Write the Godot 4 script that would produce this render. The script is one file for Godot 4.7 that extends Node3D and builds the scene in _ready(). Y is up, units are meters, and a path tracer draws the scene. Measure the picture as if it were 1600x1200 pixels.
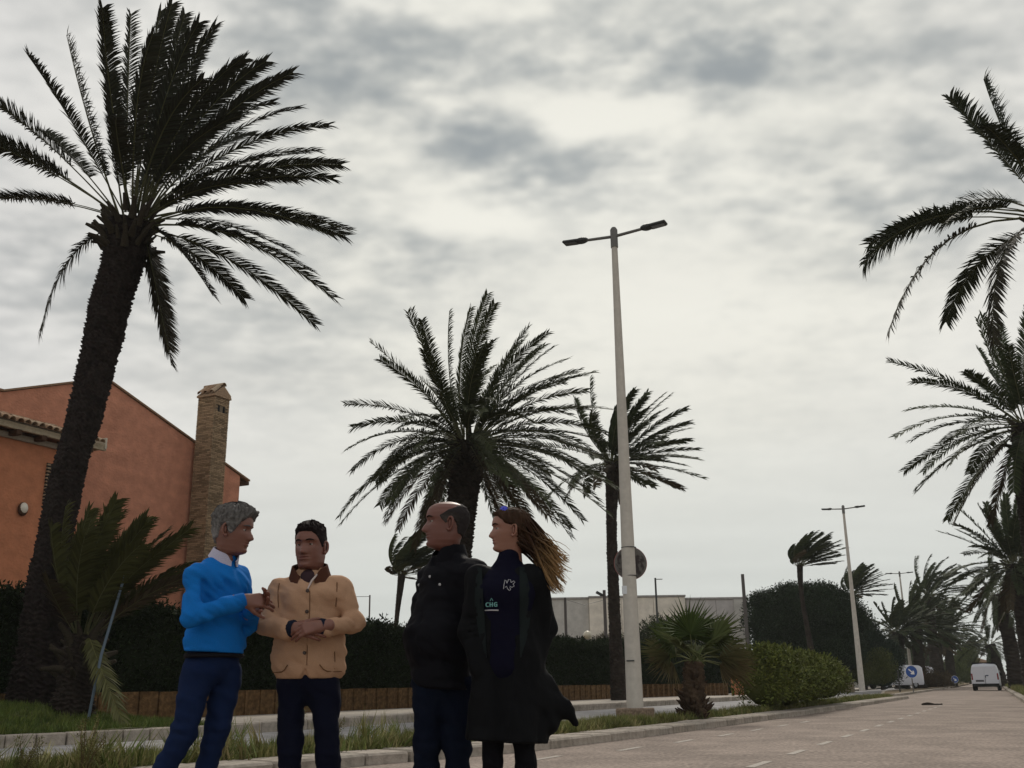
extends Node3D
# A windy palm avenue under a grey sky: four people talk on the road, palms, a median, a hedge and a coral house behind.

const CAM_H := 0.85
var rng := RandomNumberGenerator.new()
var tex_cache := {}
var taken := {}

# ---------------------------------------------------------------- helpers
class MB:
	var v := PackedVector3Array()
	var n := PackedVector3Array()
	var c := PackedColorArray()
	var i := PackedInt32Array()
	func tri(a: Vector3, b: Vector3, d: Vector3, col := Color.WHITE) -> void:
		var m := (d - a).cross(b - a).normalized()
		var k := v.size()
		v.append(a); v.append(b); v.append(d)
		n.append(m); n.append(m); n.append(m)
		c.append(col); c.append(col); c.append(col)
		i.append(k); i.append(k + 1); i.append(k + 2)
	func quad(a: Vector3, b: Vector3, d: Vector3, e: Vector3, col := Color.WHITE) -> void:
		var m := (d - a).cross(b - a) + (e - a).cross(d - a)
		m = m.normalized()
		var k := v.size()
		v.append(a); v.append(b); v.append(d); v.append(e)
		for q in 4:
			n.append(m); c.append(col)
		i.append(k); i.append(k + 1); i.append(k + 2); i.append(k); i.append(k + 2); i.append(k + 3)
	# a box with its edges chamfered by ch, in the frame t
	func box(t: Transform3D, size: Vector3, ch := 0.0, col := Color.WHITE) -> void:
		var h := size * 0.5
		if ch <= 0.0:
			var p: Array[Vector3] = []
			for k in 8:
				p.append(t * Vector3(h.x if k & 1 else -h.x, h.y if k & 2 else -h.y, h.z if k & 4 else -h.z))
			quad(p[4], p[6], p[7], p[5], col); quad(p[1], p[3], p[2], p[0], col)
			quad(p[5], p[7], p[3], p[1], col); quad(p[0], p[2], p[6], p[4], col)
			quad(p[6], p[2], p[3], p[7], col); quad(p[0], p[4], p[5], p[1], col)
			return
		var face := []
		for ax in 3:
			for sg in [-1.0, 1.0]:
				var a1 := (ax + 1) % 3
				var a2 := (ax + 2) % 3
				var q: Array[Vector3] = []
				for s in [[-1, -1], [1, -1], [1, 1], [-1, 1]]:
					var o := Vector3.ZERO
					o[ax] = sg * h[ax]
					o[a1] = s[0] * (h[a1] - ch)
					o[a2] = s[1] * (h[a2] - ch)
					q.append(o)
				face.append(q)
				if sg > 0: quad(t * q[3], t * q[2], t * q[1], t * q[0], col)
				else: quad(t * q[0], t * q[1], t * q[2], t * q[3], col)
		for ax in 3:
			var a1 := (ax + 1) % 3
			var a2 := (ax + 2) % 3
			for s in [[-1, -1], [1, -1], [1, 1], [-1, 1]]:
				var e: Array[Vector3] = []
				for w in [[0, -1.0], [0, 1.0], [1, 1.0], [1, -1.0]]:
					var o := Vector3.ZERO
					o[ax] = w[1] * (h[ax] - ch)
					o[a1] = s[0] * (h[a1] - (ch if w[0] == 1 else 0.0))
					o[a2] = s[1] * (h[a2] - (0.0 if w[0] == 1 else ch))
					e.append(o)
				if s[0] * s[1] > 0: quad(t * e[0], t * e[1], t * e[2], t * e[3], col)
				else: quad(t * e[3], t * e[2], t * e[1], t * e[0], col)
		for k in 8:
			var s := Vector3(1 if k & 1 else -1, 1 if k & 2 else -1, 1 if k & 4 else -1)
			var a := Vector3(s.x * h.x, s.y * (h.y - ch), s.z * (h.z - ch))
			var b := Vector3(s.x * (h.x - ch), s.y * h.y, s.z * (h.z - ch))
			var d := Vector3(s.x * (h.x - ch), s.y * (h.y - ch), s.z * h.z)
			if s.x * s.y * s.z > 0: tri(t * a, t * d, t * b, col)
			else: tri(t * a, t * b, t * d, col)
	# smooth grid of points: rows of equal length; closed joins the last column to the first
	func grid(rows: Array, closed: bool, col := Color.WHITE, cols := []) -> void:
		var base := v.size()
		var nr := rows.size()
		var nc: int = rows[0].size()
		for r in nr:
			for k in nc:
				var p: Vector3 = rows[r][k]
				var kl := (k - 1 + nc) % nc if closed else maxi(k - 1, 0)
				var kr := (k + 1) % nc if closed else mini(k + 1, nc - 1)
				var du: Vector3 = rows[r][kr] - rows[r][kl]
				var dv: Vector3 = rows[mini(r + 1, nr - 1)][k] - rows[maxi(r - 1, 0)][k]
				v.append(p)
				var m := du.cross(dv)
				n.append(m.normalized() if m.length_squared() > 1e-14 else Vector3.UP)
				c.append(cols[r][k] if cols else col)
		for r in nr - 1:
			for k in (nc if closed else nc - 1):
				var a := base + r * nc + k
				var b := base + r * nc + (k + 1) % nc
				i.append(a); i.append(a + nc); i.append(b)
				i.append(b); i.append(a + nc); i.append(b + nc)
	func tube(pts: Array, radii: Array, seg := 8, col := Color.WHITE, caps := true) -> void:
		var rows := []
		var ref := Vector3.UP
		var d0: Vector3 = (pts[1] - pts[0]).normalized()
		if absf(d0.y) > 0.9: ref = Vector3.RIGHT
		var x := d0.cross(ref).normalized()
		for r in pts.size():
			var d: Vector3 = (pts[mini(r + 1, pts.size() - 1)] - pts[maxi(r - 1, 0)]).normalized()
			x = (x - d * x.dot(d)).normalized()
			var y := d.cross(x)
			var row := []
			for k in seg:
				var a := TAU * k / seg
				row.append(pts[r] + (x * cos(a) + y * sin(a)) * radii[r])
			rows.append(row)
		grid(rows, true, col)
		if caps:
			for e in [0, pts.size() - 1]:
				for k in seg:
					if e == 0: tri(pts[0], rows[0][k], rows[0][(k + 1) % seg], col)
					else: tri(pts[e], rows[e][(k + 1) % seg], rows[e][k], col)
	func ball(at: Vector3, r: Vector3, seg := 12, col := Color.WHITE) -> void:
		var rows := []
		for a in seg / 2 + 1:
			var th := PI * a / (seg / 2)
			var row := []
			for k in seg:
				var ph := TAU * k / seg
				row.append(at + Vector3(sin(th) * cos(ph), -cos(th), -sin(th) * sin(ph)) * r)
			rows.append(row)
		var s := v.size()
		grid(rows, true, col)
		for q in range(s, v.size()):
			n[q] = ((v[q] - at) / (r * r)).normalized()
	# a flat outline (counted in x, y) given depth along z, in the frame t
	func slab(t: Transform3D, outline: PackedVector2Array, depth: float, col := Color.WHITE) -> void:
		var idx := Geometry2D.triangulate_polygon(outline)
		for q in range(0, idx.size(), 3):
			var a := outline[idx[q]]
			var b := outline[idx[q + 1]]
			var d := outline[idx[q + 2]]
			if (b - a).cross(d - a) > 0:
				var sw := b
				b = d
				d = sw
			tri(t * Vector3(a.x, a.y, depth * 0.5), t * Vector3(b.x, b.y, depth * 0.5), t * Vector3(d.x, d.y, depth * 0.5), col)
			tri(t * Vector3(a.x, a.y, -depth * 0.5), t * Vector3(d.x, d.y, -depth * 0.5), t * Vector3(b.x, b.y, -depth * 0.5), col)
		var cw := Geometry2D.is_polygon_clockwise(outline)
		for q in outline.size():
			var a := outline[q]
			var b := outline[(q + 1) % outline.size()]
			if cw:
				quad(t * Vector3(b.x, b.y, depth * 0.5), t * Vector3(b.x, b.y, -depth * 0.5), t * Vector3(a.x, a.y, -depth * 0.5), t * Vector3(a.x, a.y, depth * 0.5), col)
			else:
				quad(t * Vector3(a.x, a.y, depth * 0.5), t * Vector3(a.x, a.y, -depth * 0.5), t * Vector3(b.x, b.y, -depth * 0.5), t * Vector3(b.x, b.y, depth * 0.5), col)
	func mesh() -> ArrayMesh:
		var arr := []
		arr.resize(Mesh.ARRAY_MAX)
		arr[Mesh.ARRAY_VERTEX] = v
		arr[Mesh.ARRAY_NORMAL] = n
		arr[Mesh.ARRAY_COLOR] = c
		arr[Mesh.ARRAY_INDEX] = i
		var m := ArrayMesh.new()
		m.add_surface_from_arrays(Mesh.PRIMITIVE_TRIANGLES, arr)
		return m

func numbered(called: String) -> String:
	if not taken.has(called):
		taken[called] = 0
		return called
	taken[called] += 1
	return "%s_%03d" % [called, taken[called]]

func inst(mesh: Mesh, called: String, m: Material, parent: Node = self, t := Transform3D.IDENTITY) -> MeshInstance3D:
	var o := MeshInstance3D.new()
	o.mesh = mesh
	o.material_override = m
	o.transform = t
	o.name = numbered(called) if parent == self else called
	parent.add_child(o, true)
	return o

func put(b: MB, called: String, m: Material, parent: Node = self, t := Transform3D.IDENTITY) -> MeshInstance3D:
	return inst(b.mesh(), called, m, parent, t)

func tag(o: Node, label: String, category := "", group := "") -> Node:
	o.set_meta("label", label)
	if category: o.set_meta("category", category)
	if group: o.set_meta("group", group)
	return o

func setting(o: Node) -> Node:
	o.set_meta("kind", "structure")
	return o

func thing(called: String, at: Vector3, label: String, category: String, group := "", turn := 0.0) -> Node3D:
	var o := Node3D.new()
	o.name = numbered(called)
	add_child(o)
	o.position = at
	o.rotation.y = turn
	tag(o, label, category, group)
	return o

func many(mesh: Mesh, ts: Array, cols: Array, called: String, m: Material, parent: Node) -> MultiMeshInstance3D:
	var mm := MultiMesh.new()
	mm.transform_format = MultiMesh.TRANSFORM_3D
	mm.use_colors = true
	mm.mesh = mesh
	mm.instance_count = ts.size()
	for k in ts.size():
		mm.set_instance_transform(k, ts[k])
		mm.set_instance_color(k, cols[k])
	var o := MultiMeshInstance3D.new()
	o.multimesh = mm
	o.material_override = m
	o.name = numbered(called) if parent == self else called
	parent.add_child(o, true)
	o.set_meta("kind", "stuff")
	return o

func lin(r: float, g: float, b: float) -> Color:
	return Color(r, g, b).linear_to_srgb()

func noise_tex(freq: float, lo: float, hi: float, octaves := 5, seed_ := 1, kind := FastNoiseLite.TYPE_SIMPLEX_SMOOTH) -> NoiseTexture2D:
	var key := "%f %f %f %d %d %d" % [freq, lo, hi, octaves, seed_, kind]
	if tex_cache.has(key): return tex_cache[key]
	var f := FastNoiseLite.new()
	f.noise_type = kind
	f.frequency = freq
	f.fractal_octaves = octaves
	f.fractal_gain = 0.6
	f.seed = seed_
	var t := NoiseTexture2D.new()
	t.width = 512
	t.height = 512
	t.seamless = true
	t.noise = f
	var g := Gradient.new()
	g.set_color(0, Color(lo, lo, lo))
	g.set_color(1, Color(hi, hi, hi))
	t.color_ramp = g
	tex_cache[key] = t
	return t

func bump_tex(freq: float, strength: float, octaves := 4, seed_ := 5) -> NoiseTexture2D:
	var key := "b%f %f %d" % [freq, strength, octaves]
	if tex_cache.has(key): return tex_cache[key]
	var f := FastNoiseLite.new()
	f.frequency = freq
	f.fractal_octaves = octaves
	f.seed = seed_
	var t := NoiseTexture2D.new()
	t.width = 512
	t.height = 512
	t.seamless = true
	t.as_normal_map = true
	t.bump_strength = strength
	t.noise = f
	tex_cache[key] = t
	return t

# a surface: linear base colour, mottled by noise that spans `size` metres, with fine relief
func surf(r: float, g: float, b: float, rough := 0.9, size := 0.0, vary := 0.3, relief := 0.0, freq := 0.012, world := true) -> StandardMaterial3D:
	var m := StandardMaterial3D.new()
	m.roughness = rough
	if rough > 0.7: m.metallic_specular = 0.2
	if size > 0.0:
		m.albedo_texture = noise_tex(freq, 1.0 - vary, 1.0)
		var k := 1.0 / (1.0 - vary * 0.6)
		m.albedo_color = lin(minf(r * k, 1), minf(g * k, 1), minf(b * k, 1))
		m.uv1_triplanar = true
		m.uv1_world_triplanar = world
		m.uv1_scale = Vector3.ONE / size
		if relief > 0.0:
			m.normal_enabled = true
			m.normal_texture = bump_tex(0.05, 6.0)
			m.normal_scale = relief
	else:
		m.albedo_color = lin(r, g, b)
	return m

func painted(rough := 0.9, size := 0.0, vary := 0.3) -> StandardMaterial3D:   # colours come with the vertices
	var m := surf(1, 1, 1, rough, size, vary, 0.0, 0.02, false)
	m.albedo_color = Color.WHITE
	m.vertex_color_use_as_albedo = true
	return m

# the avenue's own grid: s metres along the road, t metres to its right, y up
func w(s: float, t: float, y := 0.0) -> Vector3:
	return Vector3(s * 0.4305 + t * 0.9026, y, -s * 0.9026 + t * 0.4305)

const ROAD_TURN := -0.4451   # a node turned by this has -z along the road and +x to its right

func along(s: float, t: float, y := 0.0, turn := 0.0) -> Transform3D:
	return Transform3D(Basis(Vector3.UP, ROAD_TURN + turn), w(s, t, y))

# t of a kerb line at s, from a list of (s, t)
func line_at(pts: Array, s: float) -> float:
	for k in pts.size() - 1:
		if s <= pts[k + 1][0] or k == pts.size() - 2:
			return lerpf(pts[k][1], pts[k + 1][1], (s - pts[k][0]) / (pts[k + 1][0] - pts[k][0]))
	return 0.0

# ---------------------------------------------------------------- camera, sky, sun
func make_view() -> void:
	var cam := Camera3D.new()
	cam.name = "camera"
	add_child(cam)
	cam.position = Vector3(0, CAM_H, 0)
	cam.rotation = Vector3(deg_to_rad(16.4), 0, -0.0135)
	cam.fov = rad_to_deg(2.0 * atan(600.0 / 1600.0))
	cam.near = 0.05
	cam.far = 3000.0
	cam.current = true
	var env := Environment.new()
	env.background_mode = Environment.BG_SKY
	var sky := Sky.new()
	var pano := PanoramaSkyMaterial.new()
	pano.panorama = ImageTexture.create_from_image(sky_image())
	sky.sky_material = pano
	env.sky = sky
	env.tonemap_mode = Environment.TONE_MAPPER_LINEAR
	env.tonemap_exposure = 1.32
	env.sdfgi_enabled = true
	env.ssao_enabled = true
	env.ssil_enabled = true
	env.fog_enabled = true
	env.fog_density = 0.0003
	env.fog_light_color = Color(0.86, 0.88, 0.87)
	var we := WorldEnvironment.new()
	we.name = "world_environment"
	we.environment = env
	add_child(we)
	# the sun stands behind the cloud in front of the camera
	var sun := DirectionalLight3D.new()
	sun.name = "sun"
	sun.light_energy = 0.5
	sun.light_angular_distance = 14.0
	sun.light_color = Color(1.0, 0.97, 0.92)
	sun.shadow_enabled = true
	add_child(sun)
	var az := deg_to_rad(9.0)
	var el := deg_to_rad(40.0)
	var to := Vector3(sin(az) * cos(el), sin(el), -cos(az) * cos(el))
	sun.look_at_from_position(to * 100.0, Vector3.ZERO)

# broken grey stratocumulus: one field of noise on a flat cloud deck, seen from below, brightest round the veiled sun
func sky_image() -> Image:
	var W := 2048
	var Hh := 1024
	var big := FastNoiseLite.new()
	big.frequency = 0.55
	big.fractal_octaves = 5
	big.fractal_gain = 0.52
	big.seed = 11
	var fine := FastNoiseLite.new()
	fine.frequency = 2.6
	fine.fractal_octaves = 4
	fine.seed = 4
	var streak := FastNoiseLite.new()
	streak.frequency = 0.9
	streak.fractal_octaves = 3
	streak.seed = 23
	var sun := Vector3(sin(0.09) * cos(0.44), sin(0.44), -cos(0.09) * cos(0.44))
	# the large cloud banks: azimuth, height, half widths (degrees), weight
	var banks := [[0.0, 33.5, 15.0, 4.5, 0.5], [-20.0, 19.0, 11.0, 5.5, 0.28], [25.0, 26.0, 8.0, 4.5, 0.30], [-8.0, 33.0, 9.0, 4.2, 0.42], [-14.0, 35.5, 6.0, 4.0, 0.45], [14.0, 32.6, 6.0, 1.9, 0.85], [9.0, 34.6, 8.0, 1.5, 0.45], [2.0, 29.0, 4.6, 1.5, 0.75], [-2.5, 30.2, 3.0, 1.0, 0.3],
		[-4.2, 23.6, 3.8, 1.1, 0.5], [-8.5, 25.0, 3.5, 1.6, 0.25], [9.5, 27.6, 2.6, 1.4, 0.4], [1.5, 26.2, 3.5, 0.9, 0.3], [-26.0, 20.5, 6.0, 2.5, 0.4], [-13.0, 16.6, 4.0, 2.2, 0.32], [-10.0, 20.0, 5.0, 1.2, 0.2], [25.0, 23.8, 6.0, 2.2, 0.30], [20.0, 26.0, 5.0, 0.9, 0.2],
		[26.0, 31.5, 5.0, 2.0, 0.25], [4.6, 30.9, 2.6, 1.2, -1.1], [0.3, 31.6, 2.5, 0.7, -0.6], [8.0, 30.3, 3.0, 0.7, -0.6], [-2.0, 25.8, 5.0, 0.9, -0.7], [8.0, 22.0, 7.0, 3.0, -0.5], [-19.0, 24.0, 3.5, 3.0, -0.3], [18.5, 29.3, 4.0, 1.0, -0.35], [0.5, 36.5, 3.0, 0.8, -0.3], [-6.0, 28.0, 3.0, 1.0, -0.25]]
	var buf := PackedFloat32Array()
	buf.resize(W * Hh * 3)
	var o := 0
	for y in Hh:
		var el := PI * (0.5 - (y + 0.5) / Hh)
		if el < -0.03:
			break
		var ce := cos(el)
		var se := maxf(sin(el), 0.0)
		var high := smoothstep(0.12, 0.46, el)
		var eld := rad_to_deg(el)
		var near_banks := []
		for b in banks:
			if absf(eld - b[1]) < b[3] * 2.6: near_banks.append(b)
		var inv := 1.0 / (se + 0.09)
		for x in W:
			var az := wrapf(TAU * (x + 0.5) / W, -PI, PI)
			var dx := sin(az) * ce
			var dz := -cos(az) * ce
			var px := dx * inv * 1.15
			var pz := dz * inv * 1.15
			var wob := fine.get_noise_2d(px * 0.6 + 9.0, pz * 0.6)
			var cl := big.get_noise_2d(px + wob * 0.25, pz * 1.25 + wob * 0.2)
			var f := fine.get_noise_2d(px * 1.3, pz * 1.7)
			var fib := fine.get_noise_2d(px * 4.0 + 30.0, pz * 5.5)
			var d := 0.34 + cl * 0.50 + f * 0.34 + fib * 0.32
			if near_banks:
				var azd := rad_to_deg(az)
				for b in near_banks:
					var q: float = (azd - b[0] + f * 1.6) / b[2]
					var r: float = (eld - b[1] + wob * 1.2) / b[3]
					var e: float = q * q + r * r
					if e < 6.0: d += b[4] * exp(-e) * (1.0 + f * 0.8 + fib * 0.4)
			var dark := (1.0 - exp(-pow(maxf(d, 0.0), 1.6) * 0.95)) * lerpf(0.10, 1.0, high)
			var cosun := dx * sun.x + sin(el) * sun.y + dz * sun.z
			var glow := exp(-(1.0 - cosun) * 8.0)
			# thin bright veil below, whiter towards the sun; pale green-grey haze at the horizon
			var lum := lerpf(0.60, 0.66, smoothstep(0.0, 0.30, el)) + lerpf(0.05, 0.17, smoothstep(0.04, 0.34, el)) * glow
			lum += streak.get_noise_2d(px * 0.5, pz * 1.6) * 0.04
			# warm white round the veiled sun, faintly lilac away from it, green-grey at the horizon
			var br := Vector3(1.0, 0.99, 0.99).lerp(Vector3(1.0, 0.985, 0.90), clampf(glow * 1.25, 0.0, 1.0)).lerp(Vector3(0.965, 1.0, 0.95), 1.0 - smoothstep(0.02, 0.30, el)) * lum
			var dk := Vector3(0.88, 0.97, 1.02) * (0.25 + 0.09 * glow)
			var col := br.lerp(dk, clampf(dark, 0.0, 0.95)) * 0.80
			buf[o] = col.x; buf[o + 1] = col.y; buf[o + 2] = col.z
			o += 3
	while o < buf.size():   # below the horizon: the ground's grey
		buf[o] = 0.2; buf[o + 1] = 0.19; buf[o + 2] = 0.17
		o += 3
	return Image.create_from_data(W, Hh, false, Image.FORMAT_RGBF, buf.to_byte_array())

# ---------------------------------------------------------------- ground, roads, kerbs
var med_r := [[-14.0, -8.6], [0.0, -8.2], [6.0, -7.7], [10.3, -6.9], [13.0, -6.1], [17.3, -5.75], [28.5, -5.35], [54.0, -5.1]]
var med_l := [[-14.0, -10.2], [0.0, -9.8], [6.0, -9.0], [10.0, -8.4], [17.3, -7.6], [28.5, -7.4], [54.0, -6.9]]
var med2_r := [[61.0, -6.4], [80.0, -6.6], [130.0, -7.0], [300.0, -11.0]]
var med2_l := [[61.0, -7.2], [80.0, -9.3], [130.0, -10.6], [300.0, -16.0]]
var far_k := [[-14.0, -16.4], [5.0, -15.4], [12.0, -14.7], [14.5, -14.1], [22.0, -14.0], [33.0, -13.6], [56.0, -12.4], [120.0, -13.5], [300.0, -19.0]]
var right_k := [[-14.0, 2.2], [15.0, 1.3], [44.0, -0.2], [95.0, -1.6], [160.0, -3.0], [300.0, -7.0]]
var wall_t := [[-8.0, -19.8], [5.0, -19.2], [20.0, -18.7], [48.0, -17.7], [62.0, -15.7], [75.0, -15.2]]

func strip(lo: Array, hi: Array, s0: float, s1: float, y: float, step := 2.0) -> MB:
	var b := MB.new()
	var rows := []
	var n := int(ceil((s1 - s0) / step))
	for k in n + 1:
		var s := lerpf(s0, s1, float(k) / n)
		var row := []
		for q in 5:
			row.append(w(s, lerpf(line_at(lo, s), line_at(hi, s), q / 4.0), y))
		rows.append(row)
	b.grid(rows, false)
	for q in b.n.size():
		if b.n[q].y < 0: b.n[q] = -b.n[q]
	return b

func offset_line(pts: Array, d: float) -> Array:
	var r := []
	for p in pts: r.append([p[0], p[1] + d])
	return r

func kerb(parent: Node, pts: Array, s0: float, s1: float, length: float, width: float, height: float, side: float, mats: Array, chamfer := 0.025) -> void:
	var meshes := []
	for k in 3:
		var b := MB.new()
		b.box(Transform3D.IDENTITY, Vector3(width, height + 0.06, length - 0.014 - 0.004 * k), chamfer)
		meshes.append(b.mesh())
	var s := s0
	var k := 0
	while s < s1:
		var t0 := line_at(pts, s)
		var t1 := line_at(pts, s + length)
		var ang := atan2(t1 - t0, length)
		var tr := along(s + length * 0.5, (t0 + t1) * 0.5 + side * width * 0.5, (height - 0.06) * 0.5 + rng.randf_range(-0.006, 0.006), -ang)
		tr.basis = tr.basis * Basis.from_euler(Vector3(rng.randf_range(-0.006, 0.006), rng.randf_range(-0.006, 0.006), rng.randf_range(-0.012, 0.012)))
		inst(meshes[k % 3], "kerb_stone", mats[rng.randi() % mats.size()], parent, tr)
		s += length
		k += 1

func make_ground() -> void:
	var g := MB.new()
	var n := 24
	for a in n:
		for b in n:
			var x0 := -1500.0 + 3000.0 * a / n
			var z0 := -2400.0 + 3000.0 * b / n
			var d := 3000.0 / n
			g.quad(Vector3(x0, -0.05, z0), Vector3(x0 + d, -0.05, z0), Vector3(x0 + d, -0.05, z0 + d), Vector3(x0, -0.05, z0 + d))
	setting(put(g, "ground", surf(0.22, 0.18, 0.13, 1.0, 9.0, 0.4)))
	# the carriageway the people stand on: worn, pale, warm asphalt
	var ra := surf(0.43, 0.35, 0.295, 0.88, 5.5, 0.2, 0.35, 0.006)
	ra.detail_enabled = true
	ra.detail_blend_mode = BaseMaterial3D.BLEND_MODE_MUL
	ra.detail_albedo = noise_tex(0.05, 0.62, 1.0, 4, 8)
	ra.detail_uv_layer = BaseMaterial3D.DETAIL_UV_2
	ra.uv2_triplanar = true
	ra.uv2_world_triplanar = true
	ra.uv2_scale = Vector3.ONE / 1.9
	var r1 := put(strip(offset_line(med2_r, -1.0), right_k, 54.0, 300.0, 0.0, 4.0), "avenue", ra)
	setting(r1)
	var r0 := put(strip(med_r, right_k, -14.0, 54.0, 0.0, 1.0), "avenue", ra)
	setting(r0)
	# turning gap between the two medians and the other carriageway: greyer asphalt
	var rb := surf(0.31, 0.30, 0.295, 0.88, 4.5, 0.22, 0.35, 0.008)
	setting(put(strip(far_k, med_l, -14.0, 54.0, 0.0, 1.0), "side_road", rb))
	setting(put(strip(far_k, offset_line(med2_r, -1.0), 54.0, 300.0, 0.0, 4.0), "side_road", rb))
	# painted dashes, worn thin
	var pm := surf(0.45, 0.405, 0.355, 0.85, 0.35, 0.35, 0.0, 0.03)
	var dm := MB.new()
	dm.quad(Vector3(-0.05, 0, -0.45), Vector3(0.05, 0, -0.45), Vector3(0.05, 0, 0.45), Vector3(-0.05, 0, 0.45))
	var dash := dm.mesh()
	var s := 3.4
	while s < 40.0:
		inst(dash, "lane_dash", pm, r0, along(s, -2.7, 0.004, 0.0))
		s += 2.08
	s = 4.0
	while s < 26.0:
		inst(dash, "lane_dash", pm, r0, along(s, line_at(med_r, s) + 1.05, 0.004, 0.0))
		s += 2.0
	var jm := surf(0.10, 0.085, 0.07, 0.9, 0.5, 0.3)
	for js in [36.5, 41.0]:
		var jb := MB.new()
		for q in 10:
			var t0 := lerpf(-4.6 if js < 40 else -3.4, -0.2, q / 10.0)
			var t1 := lerpf(-4.6 if js < 40 else -3.4, -0.2, (q + 1) / 10.0)
			var wv := 0.03 + 0.02 * sin(q * 2.3)
			var sa := js as float + 0.12 * sin(q * 1.7)
			var sb := js as float + 0.12 * sin((q + 1) * 1.7)
			jb.quad(w(sa - wv, t0, 0.004), w(sa + wv, t0, 0.004), w(sb + wv, t1, 0.004), w(sb - wv, t1, 0.004))
		put(jb, "tar_seam", jm, r0)
	# median: kerb slabs, soil and weeds
	var soil := surf(0.20, 0.155, 0.10, 1.0, 1.6, 0.5, 0.8, 0.02)
	var kmats := [surf(0.36, 0.32, 0.27, 0.9, 0.9, 0.3, 0.5), surf(0.40, 0.35, 0.295, 0.9, 0.9, 0.3, 0.5), surf(0.33, 0.29, 0.24, 0.9, 0.9, 0.35, 0.5)]
	var m1 := put(strip(offset_line(med_l, 0.02), offset_line(med_r, -0.06), -14.0, 54.0, 0.075, 1.0), "median", soil)
	setting(m1)
	kerb(m1, med_r, -8.0, 53.5, 0.66, 0.62, 0.13, -1.0, kmats)
	kerb(m1, med_l, -8.0, 53.5, 0.66, 0.14, 0.11, 1.0, kmats)
	var m2 := put(strip(offset_line(med2_l, 0.02), offset_line(med2_r, -0.06), 61.0, 300.0, 0.11, 3.0), "median", soil)
	setting(m2)
	kerb(m2, med2_r, 61.0, 120.0, 1.0, 0.3, 0.14, -1.0, kmats, 0.03)
	kerb(m2, med2_l, 61.0, 120.0, 1.0, 0.2, 0.14, 1.0, kmats, 0.03)
	# pavement in front of the hedge, with its tall kerb
	var pv := surf(0.43, 0.385, 0.33, 0.9, 2.2, 0.22, 0.4)
	var p1 := put(strip(offset_line(wall_t, -0.3), offset_line(far_k, -0.1), -8.0, 56.0, 0.185, 1.0), "pavement", pv)
	setting(p1)
	kerb(p1, far_k, 0.0, 56.0, 0.5, 0.16, 0.20, -1.0, kmats, 0.02)
	var p3 := put(strip(offset_line(far_k, -5.0), offset_line(far_k, -0.1), 56.0, 300.0, 0.14, 4.0), "pavement", pv)
	setting(p3)
	kerb(p3, far_k, 56.0, 110.0, 1.0, 0.16, 0.15, -1.0, kmats, 0.02)
	# right verge
	var v1 := put(strip(offset_line(right_k, 0.1), offset_line(right_k, 9.0), -14.0, 300.0, 0.12, 3.0), "verge", soil)
	setting(v1)
	kerb(v1, right_k, 10.0, 130.0, 1.0, 0.3, 0.14, 1.0, kmats, 0.03)
	# the grassy mound under the two near palms
	var md := MB.new()
	var rows := []
	for a in 31:
		var sa := lerpf(-4.0, 17.2, a / 30.0)
		var row := []
		for q in 13:
			var k := q / 12.0
			var ta := lerpf(line_at(wall_t, sa) + 0.02, line_at(far_k, sa) - 0.17, k)
			var edge := smoothstep(0.0, 0.12, a / 30.0) * (1.0 - smoothstep(0.86, 1.0, a / 30.0))
			row.append(w(sa, ta, 0.19 + edge * (0.42 * smoothstep(1.0, 0.25, k) + 0.03 * sin(a * 1.3 + q))))
		rows.append(row)
	md.grid(rows, false)
	for q in md.n.size():
		if md.n[q].y < 0: md.n[q] = -md.n[q]
	setting(put(md, "grass_mound", surf(0.11, 0.12, 0.05, 1.0, 0.8, 0.5, 0.8, 0.02)))

# ---------------------------------------------------------------- plants
const WIND := Vector3(1.0, 0.05, 0.12)

func bez(a: Vector3, b: Vector3, c: Vector3, t: float) -> Vector3:
	return a.lerp(b, t).lerp(b.lerp(c, t), t)

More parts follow.
